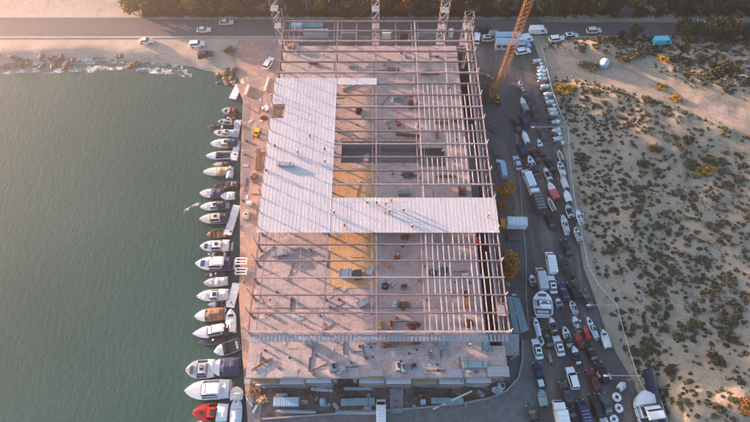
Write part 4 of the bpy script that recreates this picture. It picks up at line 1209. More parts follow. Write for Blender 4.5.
# the long row of small dinghies laid crosswise inside the fence
row = [P(536, 62), P(540.5, 72), P(545.5, 92), P(551.5, 114), P(556, 133), P(559, 148)]
tot = [0]
for i in range(len(row) - 1): tot.append(tot[-1] + (row[i + 1] - row[i]).length)
DN = [(M_white, M_tarp, 'white dinghy under a pale cover'), (M_white, M_sky, 'white dinghy under a pale blue cover'), (M_grey, M_dgrey, 'grey dinghy under a dark grey cover'), (M_dgrey, M_black, 'black dinghy under a dark cover'), (M_sky, M_tarp, 'pale blue dinghy under a pale cover')]
DP = []
nd = 22
for k in range(nd):
    d = tot[-1] * (k + .3) / nd
    i = max(j for j in range(len(row) - 1) if tot[j] <= d)
    f = (d - tot[i]) / (tot[i + 1] - tot[i]); q = row[i].lerp(row[i + 1], f)
    h_, c_, w_ = DN[(k * 7 + k // 4) % 5]
    lb = 'small ' + w_ + ' in the long row inside the fence'
    hd = R(12 + rnd.uniform(-7, 7)) + PI * (k % 4 == 2)
    src = next((o_ for o_, w2 in DP if w2 == w_), None)
    if src is None:
        src = make_boat('dinghy', lb, 'boat', (q.x, q.y, .35), 2.7, 1.35, hd, 'covered', h_, M_white if h_ is not M_dgrey else M_dgrey, c_, w_ + 's in the row'); DP.append((src, w_))
    else:
        src = copy_tree(src); src.location = (q.x + rnd.uniform(-.3, .3), q.y, .35); src.rotation_euler = (0, 0, hd)

# ------------------------------------------------------------------ people
def person_mesh(kind):
    """one continuous skinned body, standing, walking or stooping; origin between the feet"""
    lean = {'stand': 0.0, 'walk': 0.06, 'stoop': 0.55}[kind]
    st = 0.30 if kind == 'walk' else 0.06
    hip = Vector((0, 0, 0.92)) if kind != 'stoop' else Vector((-0.12, 0, 0.78))
    def up(d): return Vector((math.sin(lean) * d, 0, math.cos(lean) * d))
    chest = hip + up(0.36); neck = hip + up(0.56); head = hip + up(0.70) + Vector((0.03, 0, 0)); crown = hip + up(0.80) + Vector((0.04, 0, 0))
    V = [hip, hip + up(0.18), chest, neck, head, crown]
    Rr = [.155, .145, .165, .065, .10, .085]
    E_ = [(0, 1), (1, 2), (2, 3), (3, 4), (4, 5)]
    for sg in (-1, 1):
        f = st * sg
        kx = f * .6 + (.12 if kind == 'stoop' else .03)
        n = len(V)
        V += [hip + Vector((0, sg * .10, -.06)), Vector((kx, sg * .11, .48)), Vector((f, sg * .11, .09)), Vector((f + .15, sg * .12, .045))]
        Rr += [.105, .07, .05, .045]
        E_ += [(0, n), (n, n + 1), (n + 1, n + 2), (n + 2, n + 3)]
        n = len(V)
        sh = neck + Vector((0, sg * .20, -.06))
        if kind == 'stoop': el = sh + Vector((.10, sg * .04, -.27)); wr = el + Vector((.16, -sg * .06, -.2))
        elif kind == 'walk': el = sh + Vector((-f * .35, sg * .05, -.27)); wr = el + Vector((.10 - f * .2, -sg * .01, -.22))
        else: el = sh + Vector((-.03, sg * .07, -.28)); wr = el + Vector((.16, -sg * .04, -.17))
        hd = wr + (wr - el).normalized() * .09
        V += [sh, el, wr, hd]; Rr += [.07, .045, .034, .036]
        E_ += [(2, n), (n, n + 1), (n + 1, n + 2), (n + 2, n + 3)]
        # fingers and thumb
        dr = (wr - el).normalized(); sd = Vector((0, 1, 0)).cross(dr).normalized()
        for fk in range(4):
            q = len(V); b0 = hd + sd * ((fk - 1.5) * .018)
            V += [b0 + dr * (.045 + .008 * (fk in (1, 2))), b0 + dr * .075 + Vector((0, -sg * .02, 0))]; Rr += [.009, .008]
            E_ += [(n + 3, q), (q, q + 1)]
        q = len(V); V += [hd - dr * .02 + sd * .045, hd + dr * .02 + sd * .06]; Rr += [.011, .009]; E_ += [(n + 3, q), (q, q + 1)]
    me_ = bpy.data.meshes.new('person'); me_.from_pydata([tuple(v) for v in V], E_, [])
    o = bpy.data.objects.new('person', me_); COL.objects.link(o)
    md = o.modifiers.new('skin', 'SKIN')
    for i, r_ in enumerate(Rr): me_.skin_vertices[0].data[i].radius = (r_, r_ * (1.22 if i in (0, 1, 2) else 1))
    me_.skin_vertices[0].data[0].use_root = True
    sb = o.modifiers.new('sub', 'SUBSURF'); sb.levels = 1; sb.render_levels = 1
    dg = bpy.context.evaluated_depsgraph_get()
    out = bpy.data.meshes.new_from_object(o.evaluated_get(dg))
    bpy.data.objects.remove(o); 
    out.materials.clear()
    for m in (M_skin, M_jean, M_shirt): out.materials.append(m)
    hx = neck
    for pl in out.polygons:
        c = pl.center
        hd_ = (c - hx).dot(up(1).normalized()) > .05
        arm = abs(c.y) > .25
        pl.material_index = 0 if (hd_ or (arm and (c - neck).length > .45)) else (1 if (c - hip).dot(up(1).normalized()) < .02 else 2)
        pl.use_smooth = True
    return out, neck, head, crown, hip, up
PEOPLE = {}
def person(kind, vest, loc, rz, label, group=None):
    if kind not in PEOPLE: PEOPLE[kind] = person_mesh(kind)
    me_, neck, head, crown, hip, up = PEOPLE[kind]
    o = link('person', me_); o.location = loc; o.rotation_euler = (0, 0, rz)
    tag(o, label, 'person', group)
    secs = []
    for (d, a, b_) in ((.08, .175, .205), (.26, .18, .21), (.42, .195, .23), (.52, .12, .2)):
        c = hip + up(d); secs.append([(c.x + a * math.cos(t), c.y + b_ * math.sin(t), c.z) for t in [2 * PI * i / 12 for i in range(12)]])
    MB().loft(secs, cap=False).build('vest', vest, o, True)
    c = head + up(.035); secs = []
    for (d, r_) in ((0, .15), (.012, .15), (.02, .122), (.07, .112), (.11, .075), (.13, .02)):
        cc = c + up(d); secs.append([(cc.x + r_ * 1.1 * math.cos(t), cc.y + r_ * math.sin(t), cc.z) for t in [2 * PI * i / 12 for i in range(12)]])
    MB().loft(secs).build('helmet', M_helm if rnd.random() < .6 else M_yellow, o, True)
    return o
DKZ = TOP_Z + 0.07
WORK = [
 (310, 137, 'stand', M_shirt, 'worker in dark clothes alone in the middle of the white roof sheets'),
 (275, 146, 'stoop', M_shirt, 'stooping worker near the left roof edge above the sheet bundle'),
 (298, 153, 'walk', M_hivis, 'worker in orange vest walking left of the sheet bundle top end'),
 (325, 150, 'walk', M_shirt, 'dark dressed worker walking by the inner roof edge'),
 (325, 162, 'stand', M_shirt, 'dark dressed worker standing by the inner roof edge, lower one'),
 (266, 171, 'stoop', M_shirt, 'stooping worker at the left roof edge below the sheet bundle'),
 (272, 97, 'stand', M_shirt, 'worker at the upper left roof corner above the notch'),
 (334, 213, 'stand', M_shirt, 'worker standing left of the roof opening corner'),
 (345, 226, 'stoop', M_hivis, 'orange vested worker stooping near the front roof edge'),
 (367.5, 203, 'walk', M_shirt, 'dark worker on the roof tongue, leftmost of the upper three'),
 (376.5, 203, 'stand', M_shirt, 'dark worker on the roof tongue below the column line'),
 (386, 204, 'stand', M_hivis, 'orange vested worker above the stooping roof crew'),
 (391, 201, 'walk', M_hivis, 'orange vested worker walking at the roof opening edge'),
 (385, 212, 'stoop', M_shirt, 'stooping dark worker, left of the roof crew pair'),
 (389.5, 212.5, 'stoop', M_hivis, 'stooping orange vested worker, right of the roof crew pair'),
 (403.5, 211, 'walk', M_shirt, 'dark worker alone right of the stooping roof crew'),
 (412, 227, 'stand', M_shirt, 'dark worker at the front roof edge on the right tongue'),
 (488, 216, 'stand', M_hivis, 'orange vested worker at the right end of the roof tongue'),
]
for (u, v, k, vs_, lb) in WORK:
    p = P(u, v, DKZ + 0.6); person(k, vs_, (p.x, p.y, DKZ), rnd.uniform(0, 6.28), lb, 'workers on the white roof')
FLOORW = [
 (411, 102, 'stand', M_hivis, 'worker in orange vest beside the red bundle on the far floor'),
 (398, 256, 'walk', M_hivis, 'worker walking below the roof tongue on the middle floor'),
 (349, 205, None, None, None),
 (392, 287, 'stand', M_shirt, 'dark worker standing by the hoses on the middle floor'),
 (455, 282, 'walk', M_shirt, 'dark worker walking past the coiled cable'),
 (270, 300, 'walk', M_shirt, 'dark worker crossing the left floor bay'),
 (305, 325, 'stand', M_hivis, 'orange vested worker near the front truss on the left'),
 (430, 352, 'walk', M_shirt, 'dark worker walking on the open front slab'),
 (290, 358, 'stoop', M_shirt, 'stooping worker on the sunlit front slab'),
 (470, 345, 'stand', M_hivis, 'orange vested worker at the right of the front slab'),
]
for (u, v, k, vs_, lb) in FLOORW:
    if k is None: continue
    p = P(u, v, SLAB_Z + 0.6); person(k, vs_, (p.x, p.y, SLAB_Z), rnd.uniform(0, 6.28), lb, 'workers on the floors')
for (u, v, lb) in ((246, 215, 'worker on the quay walking past the white boxes'), (244, 283, 'worker on the quay beside the white cradles'), (252, 178, 'worker on the quay by the timber pile')):
    p = P(u, v, .6); person('walk', M_shirt, (p.x, p.y, 0.07), 1.4, lb)
# ------------------------------------------------------------------ crane
def lattice(mb_, a, b_, w0, w1, n, r=0.09, up=Vector((0, 0, 1))):
    a = Vector(a); b_ = Vector(b_); d = (b_ - a).normalized()
    s1 = d.cross(up).normalized(); s2 = s1.cross(d).normalized()
    ring = []
    for i in range(n + 1):
        t = i / n; w = (w0 + (w1 - w0) * t) / 2; c = a.lerp(b_, t)
        ring.append([c + s1 * (w * x) + s2 * (w * y) for x, y in ((-1, -1), (1, -1), (1, 1), (-1, 1))])
    for i in range(n):
        for k in range(4):
            mb_.tube(ring[i][k], ring[i + 1][k], r, 5)
            j = (k + 1) % 4
            mb_.tube(ring[i][k], ring[i + 1][j] if i % 2 else ring[i + 1][j], r * .6, 4)
            mb_.tube(ring[i][k], ring[i][j], r * .6, 4)
    for k in range(4): mb_.tube(ring[n][k], ring[n][(k + 1) % 4], r, 5)
cp = P(492, 99, 0)
crane = thing('crawler_crane', (cp.x, cp.y, 0.02), 'tall orange crawler crane with raised lattice boom beside the steel frame', 'crane')
tip = P(535, -16, 42)
bdir = Vector((tip.x - cp.x, tip.y - cp.y, 0)).normalized(); ang = math.atan2(bdir.y, bdir.x)
def loc3(f, s, z): return Vector((bdir.x * f - bdir.y * s, bdir.y * f + bdir.x * s, z))
for sg in (-1, 1):
    m_ = MB(); n = 14; secs = []
    for sy in (-.35, .35):
        secs.append([tuple(loc3(x, sg * 1.9 + sy, z)) for x, z in [(-2.9, .2), (-2.6, 0), (2.6, 0), (2.9, .2), (3.05, .55), (2.9, .9), (2.6, 1.05), (-2.6, 1.05), (-2.9, .9), (-3.05, .55)]])
    m_.loft(secs); m_.build('crawler_track', M_black, crane)
m_ = MB(); m_.box((0, 0, 0.75), (3.4, 3.0, .5), ang); m_.tube((0, 0, .9), (0, 0, 1.35), .95, 16); m_.build('undercarriage', M_dgrey, crane)
m_ = MB(); m_.box(loc3(-.8, 0, 2.0), (5.2, 2.8, 1.25), ang, (.95, .92)); m_.box(loc3(-2.3, 0, 2.85), (1.8, 2.0, .45), ang, (.9, .9)); m_.build('machine_house', M_crane, crane)
m_ = MB(); m_.box(loc3(-3.7, 0, 1.95), (.9, 3.0, 1.3), ang); m_.build('counterweight', M_rust, crane)
m_ = MB(); m_.box(loc3(1.6, 1.0, 2.2), (1.7, .95, 1.6), ang, (.8, .9)); cb = m_.build('operator_cab', M_orange, crane)
m_ = MB(); m_.box(loc3(1.75, 1.0, 2.45), (1.62, 1.0, .7), ang, (.84, .92)); m_.build('window_glass', M_glass, cb)
bf = loc3(1.3, 0, 2.2); bt = Vector((tip.x - cp.x, tip.y - cp.y, 42))
m_ = MB(); lattice(m_, bf, bf.lerp(bt, .07), .8, 1.6, 2, .07); lattice(m_, bf.lerp(bt, .07), bf.lerp(bt, .93), 1.5, 1.5, 24, .062); lattice(m_, bf.lerp(bt, .93), bt, 1.6, .7, 3, .085)
m_.build('lattice_boom', M_crane, crane)
m_ = MB(); top = loc3(-2.4, 0, 8.0)
for sg in (-1, 1):
    m_.tube(loc3(-.2, sg * .9, 2.5), top + loc3(0, sg * .4, 0), .1); m_.tube(loc3(-3.2, sg * .9, 2.5), top + loc3(0, sg * .4, 0), .09)
m_.tube(top + loc3(0, -.5, 0), top + loc3(0, .5, 0), .13); m_.build('gantry_mast', M_crane, crane)
m_ = MB()
for sg in (-1, 1): m_.tube(top + loc3(0, sg * .4, 0), bt + loc3(0, sg * .3, 0), .035, 4)
m_.build('pendant_cable', M_dgrey, crane)
m_ = MB(); m_.tube(loc3(1.6, -.5, 2.1), loc3(1.9, -.5, 2.1), .5, 12); m_.tube(loc3(-.4, -.6, 2.75), loc3(-.4, .6, 2.75), .45, 12); m_.build('winch_drum', M_dgrey, crane)

# ------------------------------------------------------------------ scaffold towers
def scaffold(u, v, zb, zt, wx, wy, label, group=None, m=M_scaf):
    p = P(u, v, zb); t_ = thing('scaffold_tower', (p.x, p.y, zb), label, 'scaffold', 0, group)
    hgt = zt - zb; n = max(2, round(hgt / 2.0))
    for sx in (-1, 1):
        for sy in (-1, 1):
            MB().tube((sx * wx / 2, sy * wy / 2, 0), (sx * wx / 2, sy * wy / 2, hgt), .05, 6).build('standard', m, t_)
    m_ = MB(); br = MB()
    for i in range(1, n + 1):
        z = hgt * i / n
        for zz in (z,):
            for s_ in (-1, 1):
                m_.tube((-wx / 2, s_ * wy / 2, zz), (wx / 2, s_ * wy / 2, zz), .05, 5); m_.tube((s_ * wx / 2, -wy / 2, zz), (s_ * wx / 2, wy / 2, zz), .05, 5)
        z0 = hgt * (i - 1) / n; s_ = 1 if i % 2 else -1
        for sy in (-1, 1): br.tube((-s_ * wx / 2, sy * wy / 2, z0), (s_ * wx / 2, sy * wy / 2, z), .035, 5)
        if i % 3 == 2:
            k = MB()
            for q in range(4): k.box((0, -wy / 2 + wy * (q + .5) / 4, z + .06), (wx * .96, wy / 4 - .03, .05))
            k.build('platform', M_galv, t_)
        if i < n:
            st = MB()
            for q in range(6): st.box((-s_ * wx * .32 + s_ * wx * .64 * q / 6, wy * .25, z0 + .2 + (z - z0 - .2) * q / 6), (.2, wy * .25, .04))
            st.build('stair_flight', M_galv, t_)
    m_.build('ledger', m, t_); br.build('brace', m, t_)
    return t_
scaffold(284, 52.5, 0, 20.5, 2.0, 2.2, 'tall scaffold stair tower at the left rear corner of the frame')
scaffold(375.5, 52, 0, 22.0, 2.0, 2.2, 'tall scaffold stair tower in the middle of the rear edge')
scaffold(438.5, 52, 0, 19.5, 2.2, 2.2, 'tall scaffold stair tower behind the rear edge left of the right corner')
scaffold(462, 53, 0, 14.5, 2.4, 2.4, 'short cluttered scaffold tower inside the right rear corner', None, M_scaf)
scaffold(448, 381, 0, 9.6, 3.2, 1.6, 'pale scaffold tower standing against the front slab edge on the right')
scaffold(376, 380.5, 0, 9.4, 2.9, 1.2, 'orange scaffold bay at the middle of the front slab edge', None, M_orange)
scaffold(297, 381, 0, 9.3, 3.0, 1.2, 'pinkish scaffold bay at the left of the front slab edge')
scaffold(489, 379, 0, 9.2, 4.5, 2.0, 'rough scaffold deck at the right front corner of the slab', None, M_rust)
scaffold(497, 316, 8.5, 14.5, 1.6, 2.2, 'narrow rusty scaffold at the right edge of the frame near its front', None, M_rust)
for (u, v) in ((253, 372), (331, 382), (415, 382)):
    pass

for k in range(9):
    if k in (3,): continue
    t_ = scaffold(272 + k * 25, 384.5 + (k % 2), 0, 6.6 + .5 * (k % 3), 5.2, 1.5, 'long grey scaffold bay standing before the front piers', 'scaffold bays before the front piers', M_scaf if k % 2 else M_galv)
    for zz in (6.6 + .5 * (k % 3),):
        m_ = MB()
        for q in range(4): m_.box((0, -.6 + .38 * q, zz + .05), (5.0, .34, .05), rnd.uniform(-.01, .01))
        m_.build('platform', M_grey if k % 3 else M_timber, t_)

# ------------------------------------------------------------------ building materials and machines lying about
def stack(u, v, z, lx, ly, h, rz, m, name, label, cat, kind='sheets', on=None):
    """lx, ly in photo px"""
    s_ = scale_at(v, z); p = P(u, v, z + h / 2)
    t_ = thing(name, (p.x, p.y, z), label, cat, R(rz))
    a, b_ = lx / s_, ly / s_
    if kind in ('sheets', 'planks'):
        for f in (-.35, 0, .35):
            MB().box((a * f if a > b_ else 0, 0 if a > b_ else b_ * f, .06), (.14 if a > b_ else a * .98, b_ * .98 if a > b_ else .14, .12)).build('bearer', M_timber, t_)
    if kind == 'sheets':
        m_ = MB(); n = max(2, int(h / .16))
        for k in range(n):
            m_.box((rnd.uniform(-.06, .06), rnd.uniform(-.06, .06), .12 + (h - .12) * (k + .5) / n), (a - rnd.uniform(0, .15), b_ - rnd.uniform(0, .15), (h - .12) / n * .9), rnd.uniform(-.012, .012))
        m_.build('sheet_pack', m, t_)
        m_ = MB()
        for f in (-.3, .3): m_.box((a * f if a > b_ else 0, 0 if a > b_ else b_ * f, h + .012), (.08 if a > b_ else a * 1.01, b_ * 1.01 if a > b_ else .08, .02))
        m_.build('strap', M_dgrey, t_)
    elif kind == 'planks':
        m_ = MB(); rows = max(1, int(h / .18)); long_x = a >= b_
        for r_ in range(rows):
            w = b_ if long_x else a; n = max(3, int(w / .34))
            for k in range(n):
                o = -w / 2 + w * (k + .5) / n; ln = (a if long_x else b_) * rnd.uniform(.82, 1.04); sh = rnd.uniform(-.12, .12)
                c = (sh, o, .12 + .09 + r_ * .18) if long_x else (o, sh, .12 + .09 + r_ * .18)
                m_.box(c, (ln, w / n * .82, .15) if long_x else (w / n * .82, ln, .15), rnd.uniform(-.02, .02))
        m_.build('plank_pile', m, t_)
    elif kind == 'pipes':
        w = b_ if a >= b_ else a; n = max(3, int(w / .3)); m_ = MB()
        for r_ in range(max(1, int(h / .3))):
            for k in range(n - r_):
                o = -w / 2 + w * (k + .5 + r_ * .5) / n; L_ = (a if a >= b_ else b_) * rnd.uniform(.88, 1.03) / 2; z_ = .16 + r_ * .25
                if a >= b_: m_.tube((-L_, o, z_), (L_, o, z_), .13, 7)
                else: m_.tube((o, -L_, z_), (o, L_, z_), .13, 7)
        m_.build('pipe_bundle', m, t_)
        MB().box((0, 0, .02), (.2 if a >= b_ else a, b_ if a >= b_ else .2, .04)).build('bearer', M_timber, t_)
    elif kind == 'container':
        MB().box((0, 0, h / 2), (a, b_, h)).build('shell', m, t_)
        m_ = MB(); n = int(max(a, b_) / .5)
        for k in range(n):
            f = -max(a, b_) / 2 + .3 + k * .5
            if a >= b_: m_.box((f, 0, h / 2), (.18, b_ + .06, h * .86)); m_.box((f, 0, h + .012), (.2, b_ * .94, .03))
            else: m_.box((0, f, h / 2), (a + .06, .18, h * .86)); m_.box((0, f, h + .012), (a * .94, .2, .03))
        m_.build('corrugation', m, t_)
        m_ = MB()
        for sx in (-1, 1):
            for sy in (-1, 1): m_.box((sx * (a / 2 - .06), sy * (b_ / 2 - .06), h / 2), (.2, .2, h + .06))
        m_.build('corner_post', M_grey, t_)
        e = (a / 2 + .03, 0, h / 2) if a >= b_ else (0, -b_ / 2 - .03, h / 2)
        d = MB().box(e, (.05, b_ * .8, h * .88) if a >= b_ else (a * .8, .05, h * .88)).build('door', m, t_)
        MB().box((e[0] + (.04 if a >= b_ else 0), e[1] - (0 if a >= b_ else .04), e[2]), (.04, .06, h * .7) if a >= b_ else (.06, .04, h * .7)).build('lock_bar', M_galv, d)
    elif kind == 'machine':
        MB().box((0, 0, .12), (a, b_, .24)).build('skid', M_dgrey, t_)
        MB().box((0, 0, .24 + (h - .24) / 2), (a * .94, b_ * .92, h - .24), 0, (.95, .93)).build('housing', m, t_)
        MB().box((a * .15, 0, h + .05), (a * .4, b_ * .6, .1)).build('grille', M_black, t_)
        MB().tube((-a * .3, b_ * .2, h), (-a * .3, b_ * .2, h + .5), .09, 8).build('exhaust', M_rust, t_)
        for sx in (-1, 1): MB().box((sx * a * .2, -b_ * .46, h * .55), (a * .3, .05, h * .5)).build('access_panel', M_grey, t_)
    elif kind == 'heap':
        bm_n = 26; m_ = MB()
        for k in range(bm_n):
            rr = rnd.random() ** .6; th = rnd.uniform(0, 6.28); x = math.cos(th) * rr * a / 2; y = math.sin(th) * rr * b_ / 2
            L_ = rnd.uniform(.3, 1.1); d = Vector((rnd.uniform(-1, 1), rnd.uniform(-1, 1), rnd.uniform(-.15, .25))).normalized() * L_
            z_ = .12 + (h - .1) * (1 - rr) * rnd.random()
            if k % 3: m_.bar((x - d.x / 2, y - d.y / 2, z_), (x + d.x / 2, y + d.y / 2, z_ + abs(d.z)), rnd.uniform(.08, .4), rnd.uniform(.05, .3))
            else: m_.box((x, y, z_ * .6 + .1), (rnd.uniform(.3, .8), rnd.uniform(.3, .8), z_ + .15), rnd.uniform(0, 3))
        m_.build('rubble', m, t_)
        MB().box((0, 0, .06), (a * .7, b_ * .7, .12), .3).build('board', M_timber, t_)
    elif kind == 'crate':
        MB().box((0, 0, h / 2), (a, b_, h)).build('box', m, t_)
        m_ = MB()
        for s_2 in (-1, 1):
            m_.box((0, s_2 * b_ * .35, h + .025), (a * 1.02, .12, .05)); m_.box((s_2 * a * .4, 0, h * .5), (.1, b_ * 1.05, h * .95))
        m_.build('batten', M_timber, t_)
    elif kind == 'coil':
        m_ = MB(); rr = min(a, b_) / 2
        for q in range(3):
            for k in range(18):
                t0, t1 = 2 * PI * k / 18, 2 * PI * (k + 1) / 18; r_ = rr * (1 - .16 * q)
                m_.tube((r_ * math.cos(t0), r_ * math.sin(t0), .1 + .14 * q), (r_ * math.cos(t1), r_ * math.sin(t1), .1 + .14 * q), .09, 5)
        m_.build('cable_turns', m, t_)
        MB().tube((rr, 0, .1), (rr * 2.0, rr * .9, .08), .07, 5).build('loose_end', m, t_)
    return t_

